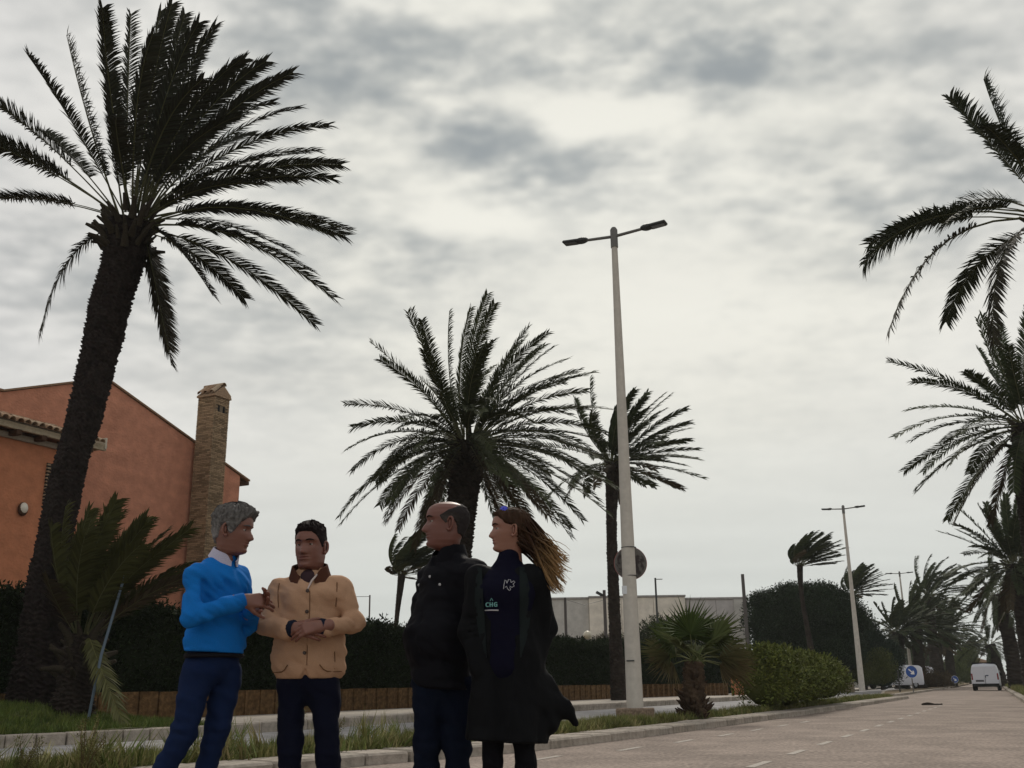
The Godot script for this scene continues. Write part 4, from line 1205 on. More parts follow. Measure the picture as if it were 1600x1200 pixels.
func lamp_post(at: Vector3, h: float, label: String, plinth: bool) -> Node3D:
	var o := thing("lamp_post", at, label, "lamp post", "lamp posts on the median", ROAD_TURN)
	if plinth:
		put(boxed(at3(0, 0.13, 0), Vector3(0.62, 0.38, 0.62), 0.02), "plinth", surf(0.30, 0.225, 0.165, 0.95, 0.4, 0.5, 0.8), o)
	var b := MB.new()
	b.tube([Vector3(0, 0.2, 0), Vector3(0, 3.0, 0), Vector3(0, h * 0.6, 0), Vector3(0, h - 0.45, 0)], [0.172, 0.145, 0.105, 0.068], 20)
	var pole := put(b, "pole", concrete, o)
	if plinth:
		put(boxed(at3(0.0, 1.24, 0.158), Vector3(0.16, 0.025, 0.03)), "hatch_gap", black_iron, pole)
		put(boxed(Transform3D(Basis(Vector3.UP, 0.35), Vector3(-0.04, 2.66, 0.151)), Vector3(0.15, 0.17, 0.012), 0.003), "sticker", surf(0.62, 0.64, 0.66, 0.5), pole)
	var c := MB.new()
	c.tube([Vector3(0, h - 0.5, 0), Vector3(0, h - 0.06, 0), Vector3(0, h, 0)], [0.085, 0.085, 0.05], 14)
	put(c, "sleeve", steel, o)
	for sg in [-1.0, 1.0]:
		var a := MB.new()
		a.tube([Vector3(sg * 0.04, h - 0.22, 0), Vector3(sg * 0.78, h - 0.17, 0)], [0.038, 0.034], 8)
		var arm := put(a, "arm", steel, o)
		var hd := MB.new()
		hd.box(Transform3D(Basis(Vector3.BACK, sg * 0.07), Vector3(sg * 1.06, h - 0.15, 0)), Vector3(0.40, 0.07, 0.24), 0.025)
		hd.ball(Vector3(sg * 0.80, h - 0.16, 0), Vector3(0.17, 0.075, 0.11), 12)
		var head := put(hd, "lantern", black_iron, arm)
		put(boxed(Transform3D(Basis(Vector3.BACK, sg * 0.07), Vector3(sg * 1.07, h - 0.191, 0)), Vector3(0.30, 0.012, 0.16)), "lens", surf(0.10, 0.105, 0.11, 0.25), head)
	return o

func pole_thing(called: String, at: Vector3, h: float, r: float, label: String, category: String, m: Material) -> Node3D:
	var o := thing(called, at, label, category)
	var b := MB.new()
	b.tube([Vector3.ZERO, Vector3(0, h * 0.5, 0), Vector3(0, h, 0)], [r, r * 0.9, r * 0.8], 8)
	put(b, "pole", m, o)
	return o

func arrow_sign(at: Vector3, h: float, r: float, label: String) -> void:
	var o := thing("direction_sign", at, label, "road sign", "blue arrow signs", 0.0)
	var p := MB.new()
	p.tube([Vector3(0, 0, -0.03), Vector3(0, h, -0.03)], [0.035, 0.035], 8)
	put(p, "post", steel, o)
	var d := MB.new()
	d.tube([Vector3(0, h, 0.0), Vector3(0, h, 0.03)], [r, r], 28)
	var disc := put(d, "disc", surf(0.012, 0.075, 0.32, 0.4), o)
	var rim := MB.new()
	var pts := []
	var rad := []
	for k in 29:
		pts.append(Vector3(cos(TAU * k / 28) * r, h + sin(TAU * k / 28) * r, 0.022))
		rad.append(0.017)
	rim.tube(pts, rad, 6, Color.WHITE, false)
	put(rim, "rim", surf(0.7, 0.7, 0.7, 0.5), disc)
	var a := MB.new()
	var q := PackedVector2Array([Vector2(-0.62, 0.10), Vector2(0.12, 0.10), Vector2(0.02, 0.34), Vector2(0.24, 0.34), Vector2(0.64, 0.0), Vector2(0.24, -0.34), Vector2(0.02, -0.34), Vector2(0.12, -0.10), Vector2(-0.62, -0.10)])
	a.slab(Transform3D(Basis(Vector3.BACK, -0.75).scaled(Vector3(r, r, 1)), Vector3(0, h, 0.036)), q, 0.008)
	put(a, "arrow", surf(0.8, 0.8, 0.8, 0.5), disc)

# van: local -z is its front; lofted body with tumblehome, rear doors, lamps, bumper, wheels
func van(at: Vector3, turn: float, label: String, group: String, rack: bool) -> Node3D:
	var o := thing("white_van", at, label, "van", group, turn)
	var paint := surf(0.66, 0.67, 0.72, 0.35)
	var glass := surf(0.02, 0.022, 0.026, 0.08)
	var rubber := surf(0.018, 0.018, 0.018, 0.8)
	# profile along z (rear 2.45 to nose -2.45): [z, roof y, belt half width]
	var prof := [[2.46, 1.55, 0.90], [2.42, 1.84, 0.95], [2.2, 1.93, 0.97], [0.0, 1.95, 0.98], [-0.75, 1.90, 0.98], [-1.55, 1.30, 0.97], [-1.7, 1.16, 0.96], [-2.3, 0.98, 0.88], [-2.47, 0.75, 0.80]]
	var b := MB.new()
	var rows := []
	for p in prof:
		var yt: float = p[1]
		var hw: float = p[2]
		var row := []
		for q in [[-0.93, 0.0], [-1.0, 0.12], [-1.0, 0.45], [-0.95, 0.72], [-0.86, 0.93], [-0.74, 1.0], [0.0, 1.03], [0.74, 1.0], [0.86, 0.93], [0.95, 0.72], [1.0, 0.45], [1.0, 0.12], [0.93, 0.0]]:
			row.append(Vector3(q[0] * hw, 0.30 + q[1] * (yt - 0.30), p[0]))
		rows.append(row)
	b.grid(rows, false)
	for e in [0, prof.size() - 1]:
		var mid := Vector3(0, 0.3 + (prof[e][1] - 0.3) * 0.5, prof[e][0])
		for k in 12:
			if e == 0: b.tri(mid, rows[0][k], rows[0][k + 1])
			else: b.tri(mid, rows[e][k + 1], rows[e][k])
	b.quad(rows[0][0], rows[8][0], rows[8][12], rows[0][12])
	var body := put(b, "body", paint, o)
	for sg in [-1.0, 1.0]:
		var d := put(boxed(at3(sg * 0.42, 1.12, 2.465), Vector3(0.80, 1.30, 0.03), 0.012), "rear_door", paint, o)
		if sg > 0: put(boxed(at3(0.04, 1.02, 2.49), Vector3(0.05, 0.16, 0.03), 0.005), "door_handle", rubber, d)
		put(boxed(at3(sg * 0.885, 1.02, 2.45), Vector3(0.10, 0.46, 0.05), 0.012), "tail_lamp", surf(0.20, 0.012, 0.012, 0.25), o)
		put(boxed(at3(sg * 0.99, 1.25, -0.45), Vector3(0.02, 0.46, 0.95), 0.005), "side_window", glass, o)
		put(boxed(at3(sg * 1.08, 1.20, -1.05), Vector3(0.17, 0.26, 0.10), 0.03), "mirror", rubber, o)
		put(boxed(at3(sg * 0.66, 0.82, -2.36), Vector3(0.30, 0.20, 0.14), 0.03), "headlamp", surf(0.45, 0.46, 0.48, 0.15), o)
		for z in [-1.55, 1.5]:
			var wb := MB.new()
			wb.tube([Vector3(sg * 0.74, 0.33, z), Vector3(sg * 0.78, 0.33, z), Vector3(sg * 0.93, 0.33, z), Vector3(sg * 0.96, 0.33, z)], [0.29, 0.33, 0.33, 0.29], 20)
			var wh := put(wb, "wheel", rubber, o)
			var rb := MB.new()
			rb.tube([Vector3(sg * 0.93, 0.33, z), Vector3(sg * 0.972, 0.33, z)], [0.20, 0.17], 16)
			put(rb, "rim", surf(0.35, 0.36, 0.38, 0.4), wh)
	put(boxed(Transform3D(Basis(Vector3.RIGHT, 0.93), Vector3(0, 1.60, -1.17)), Vector3(1.62, 0.02, 0.86), 0.004), "windscreen", glass, o)
	put(boxed(at3(0, 0.40, 2.47), Vector3(1.86, 0.24, 0.14), 0.03), "rear_bumper", rubber, o)
	put(boxed(at3(0, 0.42, -2.42), Vector3(1.62, 0.26, 0.16), 0.03), "front_bumper", rubber, o)
	put(boxed(at3(-0.38, 0.72, 2.488), Vector3(0.56, 0.13, 0.02), 0.004), "number_plate", surf(0.05, 0.05, 0.055, 0.5), o)
	var em := MB.new()
	em.ball(Vector3(0.16, 1.10, 2.485), Vector3(0.11, 0.045, 0.012), 14)
	put(em, "badge", surf(0.06, 0.08, 0.14, 0.3), o)
	if rack:
		var rk := put(boxed(at3(0, 2.03, 0.9), Vector3(1.70, 0.05, 2.6), 0.01), "roof_rack", rubber, o)
		for z in [-0.3, 0.9, 2.1]:
			put(boxed(at3(0, 1.985, z), Vector3(1.5, 0.06, 0.06)), "rack_foot", rubber, rk)
	return o

func make_street() -> void:
	concrete = surf(0.55, 0.515, 0.455, 0.85, 1.6, 0.12, 0.15)
	steel = surf(0.13, 0.125, 0.115, 0.6)
	black_iron = surf(0.03, 0.032, 0.032, 0.55)
	var l1 := lamp_post(Vector3(2.4, 0.06, -21.72), 10.92, "nearest tall grey lamp post with two lanterns, rising beside the woman", true)
	lamp_post(Vector3(19.63, 0.1, -60.7), 10.8, "second lamp post, rising behind the yellow-green median shrub", false)
	lamp_post(Vector3(37.01, 0.1, -99.75), 10.8, "third lamp post, just behind the blue arrow sign", false)
	lamp_post(Vector3(61.5, 0.1, -155.0), 10.0, "farthest lamp post, a thin pale line left of the white van", false)
	# back of a round sign clamped to the nearest post
	var sg := thing("round_sign", Vector3(2.46, 3.30, -21.90), "back of a weathered round road sign strapped to the nearest lamp post", "road sign")
	var d := MB.new()
	var f := FastNoiseLite.new()
	f.frequency = 5.0
	f.fractal_octaves = 4
	f.seed = 31
	var rows := []
	var cols := []
	for k in 13:
		var row := []
		var rc := []
		for q in 40:
			var a := TAU * q / 40
			var r := 0.345 * k / 12.0
			var p := Vector3(cos(a) * r, sin(a) * r, 0.012 if k < 12 else 0.0)
			row.append(p)
			var rust := f.get_noise_2d(p.x * 1.3 + 2.0, p.y) > (0.10 if p.x < 0.05 else -0.06)
			rc.append(Color(0.05, 0.035, 0.032) if rust and k < 11 else Color(0.17, 0.155, 0.14))
		rows.append(row)
		cols.append(rc)
	d.grid(rows, true, Color.WHITE, cols)
	var dm := painted(0.7, 0.3, 0.3)
	put(d, "disc", dm, sg)
	var fr := MB.new()
	fr.tube([Vector3(0, 0, -0.016), Vector3(0, 0, 0.0)], [0.345, 0.35], 40)
	put(fr, "face", surf(0.5, 0.1, 0.1, 0.5), sg)
	for y in [-0.28, 0.31]:
		var bd := MB.new()
		var pts := []
		var rad := []
		for q in 25:
			pts.append(Vector3(-0.045 + cos(TAU * q / 24) * 0.152, y, 0.17 + sin(TAU * q / 24) * 0.152))
			rad.append(0.010)
		bd.tube(pts, rad, 6, Color.WHITE, false)
		put(bd, "clamp_band", black_iron, sg)
	arrow_sign(Vector3(24.5, 0.1, -66.0), 1.24, 0.37, "blue round arrow sign at the tip of the far median")
	arrow_sign(Vector3(45.2, 0.1, -110.0), 0.75, 0.36, "tiny far blue arrow sign left of the tall yellow-green shrub")
	pole_thing("marker_post", Vector3(25.1, 0.1, -70.0), 1.35, 0.05, "thin dark post left of the blue arrow sign", "post", black_iron)
	# poles beyond the hedge
	var g := pole_thing("globe_lamp", Vector3(3.5, 0.1, -55.0), 3.2, 0.05, "dark garden post with a pale globe lamp left of the slender palm", "lamp", black_iron)
	put(boxed(at3(0.1, 2.9, 0), Vector3(0.22, 0.03, 0.03)), "bracket", black_iron, g)
	var gb := MB.new()
	gb.ball(Vector3(0.26, 3.22, 0), Vector3(0.22, 0.22, 0.22), 16)
	put(gb, "globe", surf(0.60, 0.55, 0.42, 0.4), g)
	var grey := surf(0.11, 0.10, 0.095, 0.8)
	var c := pole_thing("floodlight_pole", Vector3(5.15, 0.1, -60.0), 5.95, 0.11, "brown pole with a floodlight left of the slender palm", "pole", grey)
	put(boxed(Transform3D(Basis(Vector3.BACK, -0.5), Vector3(-0.28, 5.75, 0)), Vector3(0.42, 0.14, 0.3), 0.02), "floodlight", black_iron, c)
	put(boxed(at3(-0.12, 5.62, 0), Vector3(0.26, 0.05, 0.05)), "bracket", grey, c)
	var l := pole_thing("thin_lamp_pole", Vector3(8.4, 0.1, -62.0), 6.8, 0.07, "thin black lamp pole with a short arm right of the nearest lamp post", "lamp post", black_iron)
	put(boxed(at3(0.22, 6.72, 0), Vector3(0.42, 0.04, 0.12), 0.01), "arm", steel, l)
	pole_thing("bare_pole", Vector3(16.7, 0.1, -76.0), 8.35, 0.15, "bare thick pole in front of the hall's right end", "pole", grey)
	pole_thing("bare_pole", Vector3(2.79, 0.1, -58.0), 5.4, 0.09, "bare grey pole beside the woman's blown hair", "pole", grey)
	var fp := pole_thing("fence_post", Vector3(-6.96, 0.1, -50.0), 5.0, 0.045, "thin tall fence post with wires beside the tan jacket's right sleeve", "fence", grey)
	for y in [4.93, 3.6, 2.6]:
		var wb := MB.new()
		wb.tube([Vector3(0, y, 0), Vector3(-4.0, y - 0.08, 1.0), Vector3(-8.0, y, 2.0)], [0.012, 0.012, 0.012], 4)
		put(wb, "wire", grey, fp)
	var cable := MB.new()
	cable.tube([Vector3(2.79, 5.4, -58.0), Vector3(3.9, 5.15, -59.0), Vector3(5.15, 5.5, -60.0)], [0.012, 0.012, 0.012], 4)
	tag(put(cable, "cable", black_iron), "thin cable sagging from the pole beside the woman's hair", "cable")
	# stake holding the young palm
	var st := MB.new()
	st.tube([Vector3(-0.13, -1.2, 0.0), Vector3(0, 0, 0), Vector3(0.38, 1.85, 0)], [0.028, 0.028, 0.025], 8)
	tag(put(st, "support_stake", surf(0.10, 0.14, 0.18, 0.7), self, at3(-7.76, 1.5, -19.8)), "thin leaning blue-grey stake in front of the young palm", "stake")
	# vehicles
	van(Vector3(36.3, 0.004, -82.4), ROAD_TURN, "white van with a dark roof rack driving away down the avenue", "", true)
	van(Vector3(32.9, 0.14, -93.0), 1.9, "white van parked on the left beyond the shrub, nearer of two", "parked white vans", false)
	van(Vector3(38.0, 0.14, -103.5), 1.9, "white van parked on the left behind the blue sign, farther of two", "parked white vans", false)
	# a torn piece of palm bark lying on the road
	var db := MB.new()
	var rws := []
	for k in 9:
		var x := -0.34 + 0.085 * k
		var hh := 0.02 + 0.035 * sin(k * 0.7) + (0.02 if k > 5 else 0.0)
		rws.append([Vector3(x, 0.004, -0.07), Vector3(x, hh + 0.03, -0.04), Vector3(x, hh + 0.04, 0.02), Vector3(x, 0.004, 0.06)])
	db.grid(rws, false)
	tag(put(db, "palm_sheath", surf(0.035, 0.028, 0.022, 0.9, 0.2, 0.4), self, Transform3D(Basis(Vector3.UP, -0.1), Vector3(14.43, 0.004, -37.3))), "dark curled piece of palm bark lying on the avenue", "debris")

# ---------------------------------------------------------------- people
# A grid of distances to tapered bones, blended smoothly, and the skin drawn through its zero.
class Field:
	var o: Vector3
	var cell: float
	var nx: int
	var ny: int
	var nz: int
	var f := PackedFloat32Array()
	func _init(lo: Vector3, hi: Vector3, cell_: float) -> void:
		cell = cell_
		o = lo
		nx = int((hi.x - lo.x) / cell) + 2
		ny = int((hi.y - lo.y) / cell) + 2
		nz = int((hi.z - lo.z) / cell) + 2
		f.resize(nx * ny * nz)
		f.fill(0.2)
	func span(a: Vector3, b: Vector3, m: float) -> PackedInt32Array:
		var lo := (a.min(b) - Vector3.ONE * m - o) / cell
		var hi := (a.max(b) + Vector3.ONE * m - o) / cell
		return PackedInt32Array([maxi(int(lo.x), 0), mini(int(hi.x) + 1, nx - 1), maxi(int(lo.y), 0), mini(int(hi.y) + 1, ny - 1), maxi(int(lo.z), 0), mini(int(hi.z) + 1, nz - 1)])
	# bone from a to b; along the unit vector wide it is kw times as thick
	func bone(a: Vector3, b: Vector3, ra: float, rb: float, k := 0.04, wide := Vector3.ZERO, kw := 1.0) -> void:
		var s := span(a, b, maxf(ra, rb) * maxf(kw, 1.0) + k + cell * 2)
		var sq := 1.0 - 1.0 / kw
		var ab := b - a
		ab -= wide * (ab.dot(wide) * sq)
		var inv := 1.0 / maxf(ab.length_squared(), 1e-9)
		var ik := 1.0 / k
		for z in range(s[4], s[5] + 1):
			for y in range(s[2], s[3] + 1):
				var row := (z * ny + y) * nx
				for x in range(s[0], s[1] + 1):
					var p := Vector3(o.x + x * cell - a.x, o.y + y * cell - a.y, o.z + z * cell - a.z)
					if sq != 0.0: p -= wide * (p.dot(wide) * sq)
					var t := clampf(p.dot(ab) * inv, 0.0, 1.0)
					var d := (p - ab * t).length() - ra - (rb - ra) * t
					var e := f[row + x]
					var h := k - absf(d - e)
					if h > 0.0: f[row + x] = minf(d, e) - h * h * ik * 0.25
					elif d < e: f[row + x] = d
	func cut(a: Vector3, b: Vector3, ra: float, rb: float, wide := Vector3.ZERO, kw := 1.0) -> void:
		var s := span(a, b, maxf(ra, rb) * maxf(kw, 1.0) + cell * 2)
		var sq := 1.0 - 1.0 / kw
		var ab := b - a
		ab -= wide * (ab.dot(wide) * sq)
		var inv := 1.0 / maxf(ab.length_squared(), 1e-9)
		for z in range(s[4], s[5] + 1):
			for y in range(s[2], s[3] + 1):
				var row := (z * ny + y) * nx
				for x in range(s[0], s[1] + 1):
					var p := Vector3(o.x + x * cell - a.x, o.y + y * cell - a.y, o.z + z * cell - a.z)
					p -= wide * (p.dot(wide) * sq)
					var t := clampf(p.dot(ab) * inv, 0.0, 1.0)
					var d := (p - ab * t).length() - ra - (rb - ra) * t
					if -d > f[row + x]: f[row + x] = -d
	# a fold: pushes the cloth in (depth > 0) or out along the line a-b
	func fold(a: Vector3, b: Vector3, r: float, depth: float) -> void:
		var s := span(a, b, r * 2.2)
		var ab := b - a
		var inv := 1.0 / maxf(ab.length_squared(), 1e-9)
		var ir := 1.0 / (r * r)
		for z in range(s[4], s[5] + 1):
			for y in range(s[2], s[3] + 1):
				var row := (z * ny + y) * nx
				for x in range(s[0], s[1] + 1):
					var p := Vector3(o.x + x * cell - a.x, o.y + y * cell - a.y, o.z + z * cell - a.z)
					var t := clampf(p.dot(ab) * inv, 0.0, 1.0)
					f[row + x] += 1.6 * depth * exp(-(p - ab * t).length_squared() * ir) * (1.0 - absf(t - 0.5))
	func rumple(nzz: FastNoiseLite, amp: float, stretch: Vector3) -> void:
		for k in f.size():
			if absf(f[k]) < 0.035:
				var x := k % nx
				var y := (k / nx) % ny
				var z := k / (nx * ny)
				var px := o.x + x * cell
				var pz := o.z + z * cell
				f[k] += amp * nzz.get_noise_3d(px * stretch.x, (o.y + y * cell + 0.55 * px - 0.3 * pz) * stretch.y, pz * stretch.z)
	# a straight hem: nothing below the plane through p with normal n
	func hem(p: Vector3, n: Vector3) -> void:
		for k in f.size():
			var x := k % nx
			var y := (k / nx) % ny
			var z := k / (nx * ny)
			var d := (p.x - o.x - x * cell) * n.x + (p.y - o.y - y * cell) * n.y + (p.z - o.z - z * cell) * n.z
			if d > f[k]: f[k] = d
	# nearest skin seen from the front (+z) at x, y
	func skin(x: float, y: float) -> Vector3:
		var i := clampi(int(round((x - o.x) / cell)), 0, nx - 1)
		var j := clampi(int(round((y - o.y) / cell)), 0, ny - 1)
		for z in range(nz - 1, -1, -1):
			var a := f[(z * ny + j) * nx + i]
			if a < 0.0:
				var b := f[(mini(z + 1, nz - 1) * ny + j) * nx + i]
				return Vector3(x, y, o.z + (z + a / minf(a - b, -1e-6)) * cell)
		return Vector3(x, y, 0)
	func add_to(mb: MB, col := Color.WHITE) -> void:
		var idx := {}
		var st := PackedInt32Array([0, 1, nx, nx + 1, nx * ny, nx * ny + 1, nx * ny + nx, nx * ny + nx + 1])
		var base := mb.v.size()
		for z in nz - 1:
			for y in ny - 1:
				var row := (z * ny + y) * nx
				for x in nx - 1:
					var c := row + x
					if absf(f[c]) > cell * 3.2: continue
					var m := 0
					for q in 8:
						if f[c + st[q]] < 0.0: m |= 1 << q
					if m == 0 or m == 255: continue
					var p := Vector3.ZERO
					var n := 0
					for q in 8:
						for ax in [1, 2, 4]:
							if q & ax: continue
							var q2: int = q | ax
							if ((m >> q) & 1) == ((m >> q2) & 1): continue
							var fa := f[c + st[q]]
							var t := fa / (fa - f[c + st[q2]])
							var e := Vector3(q & 1, (q >> 1) & 1, (q >> 2) & 1)
							if ax == 1: e.x += t
							elif ax == 2: e.y += t
							else: e.z += t
							p += e
							n += 1
					idx[c] = mb.v.size()
					mb.v.append(o + (Vector3(x, y, z) + p / n) * cell)
					mb.n.append(Vector3.ZERO)
					mb.c.append(col)
		var axes := [[1, nx, nx * ny], [nx, nx * ny, 1], [nx * ny, 1, nx]]
		for c in idx:
			for ax in axes:
				var a0: bool = f[c] < 0.0
				var a1: bool = f[c + ax[0]] < 0.0
				if a0 == a1: continue
				var i1: int = c - ax[1]
				var i2: int = c - ax[1] - ax[2]
				var i3: int = c - ax[2]
				if not (idx.has(i1) and idx.has(i2) and idx.has(i3)): continue
				var q := [idx[c], idx[i1], idx[i2], idx[i3]]
				if a0: q = [q[3], q[2], q[1], q[0]]
				var nn: Vector3 = (mb.v[q[2]] - mb.v[q[0]]).cross(mb.v[q[1]] - mb.v[q[0]]) + (mb.v[q[3]] - mb.v[q[0]]).cross(mb.v[q[2]] - mb.v[q[0]])
				for w in 4: mb.n[q[w]] += nn
				mb.i.append_array(PackedInt32Array([q[0], q[1], q[2], q[0], q[2], q[3]]))
		for k in range(base, mb.v.size()): mb.n[k] = mb.n[k].normalized()
	func mb() -> MB:
		var b := MB.new()
		add_to(b)
		return b

func curve_at(pts: Array, x: float) -> float:
	if x <= pts[0][0]: return pts[0][1]
	for k in pts.size() - 1:
		if x <= pts[k + 1][0]:
			var t: float = (x - pts[k][0]) / (pts[k + 1][0] - pts[k][0])
			return lerpf(pts[k][1], pts[k + 1][1], t * t * (3.0 - 2.0 * t) * 0.5 + t * 0.5)
	return pts[pts.size() - 1][1]

# head profile in head heights: y from chin (0) to crown (1), z forward of the ears
const FACE := [[-0.60, 0.10], [-0.12, 0.10], [-0.07, 0.13], [-0.03, 0.27], [0.0, 0.355], [0.03, 0.395], [0.08, 0.405], [0.16, 0.400], [0.26, 0.405], [0.36, 0.412], [0.45, 0.41], [0.52, 0.395], [0.58, 0.40], [0.65, 0.435], [0.72, 0.425], [0.80, 0.405], [0.87, 0.36], [0.93, 0.27], [0.97, 0.16], [0.99, 0.07], [1.0, -0.06]]
const NOSE := [[0.29, 0.0], [0.315, 0.05], [0.345, 0.115], [0.38, 0.118], [0.44, 0.085], [0.50, 0.05], [0.57, 0.012], [0.62, 0.0]]
const LIPS := [[0.0, 0.0], [0.07, 0.016], [0.13, -0.012], [0.165, -0.006], [0.20, 0.024], [0.222, 0.018], [0.236, -0.002], [0.25, 0.018], [0.272, 0.026], [0.30, 0.006], [0.34, 0.0]]
const NAPE := [[-0.60, -0.36], [-0.2, -0.30], [0.0, -0.29], [0.15, -0.32], [0.3, -0.39], [0.45, -0.46], [0.6, -0.50], [0.72, -0.495], [0.84, -0.44], [0.92, -0.35], [0.97, -0.24], [0.99, -0.16], [1.0, -0.06]]
const SIDE := [[-0.60, 0.30], [-0.35, 0.245], [-0.15, 0.225], [-0.03, 0.225], [0.05, 0.245], [0.15, 0.27], [0.3, 0.297], [0.45, 0.318], [0.6, 0.333], [0.72, 0.325], [0.83, 0.285], [0.91, 0.215], [0.96, 0.14], [0.99, 0.065], [1.0, 0.0]]

func head_point(y: float, a: float, jaw: float, nose: float) -> Vector3:
	var zf := curve_at(FACE, y)
	var zb := curve_at(NAPE, y)
	var wd := curve_at(SIDE, y) * (1.0 + jaw * smoothstep(0.5, 0.1, y) * smoothstep(-0.25, 0.0, y))
	var zc := -0.06
	var c := cos(a)
	var s := sin(a)
	var z := zc + ((zf - zc) if c > 0 else (zc - zb)) * signf(c) * pow(absf(c), 0.92)
	# the face narrows forward: flatter cheeks, narrower chin
	var x := wd * signf(s) * pow(absf(s), 0.86)
	if c > 0: x *= 1.0 - 0.16 * c * smoothstep(0.45, 0.0, y)
	var nx := x / 0.075
	if c > 0:
		z += curve_at(NOSE, y) * nose * exp(-nx * nx * lerpf(1.0, 1.5, smoothstep(0.36, 0.55, y)))
		var lx := x / 0.10
		z += curve_at(LIPS, y) * exp(-lx * lx)
		# eye sockets
		var ex := (absf(x) - 0.145) / 0.075
		var ey := (y - 0.555) / 0.055
		z -= 0.045 * exp(-ex * ex - ey * ey)
		var fx := (absf(x) - 0.13 - (0.36 - y) * 0.15) / 0.03
		z -= 0.008 * exp(-fx * fx) * smoothstep(0.18, 0.27, y) * smoothstep(0.40, 0.31, y)
	return Vector3(x, y, z)

func head(mb: MB, t: Transform3D, H: float, skin: Color, jaw := 0.0, nose := 1.0) -> void:
	var rows := []
	var cols := []
	var nr := 150
	for r in nr:
		var y := lerpf(-0.58, 1.0, pow(float(r) / (nr - 1), 0.96))
		var row := []
		var rc := []
		for k in 72:
			var a := TAU * k / 72.0
			var p := head_point(y, a, jaw, nose)
			row.append(t * (p * H))
			var c := skin
			if cos(a) > 0:
				var lip := exp(-pow((y - 0.236) / 0.03, 2.0)) * smoothstep(0.12, 0.08, absf(p.x))
				c = c.lerp(Color(skin.r * 0.8, skin.g * 0.5, skin.b * 0.5), lip * 0.7)
			rc.append(c)
		rows.append(row)
		cols.append(rc)
	mb.grid(rows, true, Color.WHITE, cols)
	for sg in [-1.0, 1.0]:   # ears: rim, bowl and lobe
		var e := t * Transform3D(Basis(Vector3.UP, sg * -0.45), Vector3(sg * 0.325, 0.47, -0.05) * H)
		var pts := []
		var rad := []
		for k in 15:
			var a := lerpf(-2.4, 2.6, k / 14.0)
			pts.append(e * (Vector3(sg * (0.03 + 0.012 * cos(a)), 0.125 * sin(a + 0.2) + (0.02 if a > 0 else 0.0), -0.07 * cos(a) - 0.015) * H))
			rad.append(H * (0.026 if k > 2 else 0.038))
		mb.tube(pts, rad, 7, skin)
		mb.ball(e * (Vector3(sg * 0.0, 0.0, -0.01) * H), Vector3(0.035, 0.11, 0.065) * H, 10, Color(skin.r * 0.9, skin.g * 0.85, skin.b * 0.85))

# hair: a second skin over the head that stands off where hair grows and sinks below where it does not
func hair(t: Transform3D, H: float, line: Array, thick: Callable, jaw: float, tone: Callable) -> MB:
	var b := MB.new()
	var rows := []
	var cols := []
	for r in 110:
		var y := lerpf(0.0, 1.0, pow(r / 109.0, 0.85))
		var row := []
		var rc := []
		for k in 96:
			var a := TAU * k / 96.0
			var p := head_point(y, a, jaw, 0.0)
			var fa := absf(wrapf(a, -PI, PI))
			var low := curve_at(line, rad_to_deg(fa))
			var m := smoothstep(low - 0.015, low + 0.05, y)
			var c := Vector3(0, 0.5, -0.05)
			var out := Vector3(p.x, (p.y - 0.5) * 0.9, p.z + 0.05).normalized()
			var th: float = thick.call(y, a)
			row.append(t * ((p + out * (th * m - 0.03 * (1.0 - m))) * H))
			rc.append(tone.call(y, a))
		rows.append(row)
		cols.append(rc)
	b.grid(rows, true, Color.WHITE, cols)
	return b

func face_parts(o: Node3D, t: Transform3D, H: float, brow: Color, hm: Material, skin: Color) -> void:
	var lid := surf(skin.r * 0.85, skin.g * 0.8, skin.b * 0.8, 0.6)
	var white := surf(0.30, 0.26, 0.23, 0.35)
	var iris := surf(0.03, 0.018, 0.012, 0.2)
	for sg in [-1.0, 1.0]:
		var p := Vector3(sg * 0.142, 0.552, 0.298) * H
		var b := MB.new()
		b.ball(t * p, Vector3.ONE * 0.054 * H, 12)
		var e := put(b, "eye", white, o)
		var c := MB.new()
		c.ball(t * (p + Vector3(0, -0.006, 0.034) * H), Vector3.ONE * 0.028 * H, 10)
		put(c, "iris", iris, e)
		var ld := MB.new()
		ld.ball(t * (p + Vector3(0, 0.022, 0.004) * H), Vector3(0.062, 0.040, 0.062) * H, 12)
		put(ld, "eyelid", lid, o)
		var eb := MB.new()
		var pts := []
		for k in 6:
			var x := lerpf(0.055, 0.235, k / 5.0)
			pts.append(t * (Vector3(sg * x, 0.635 + 0.02 * sin(k * 0.7), 0.425 - x * x * 2.0) * H))
		eb.tube(pts, [0.012 * H, 0.021 * H, 0.023 * H, 0.022 * H, 0.016 * H, 0.008 * H], 6, brow)
		put(eb, "eyebrow", hm, o)

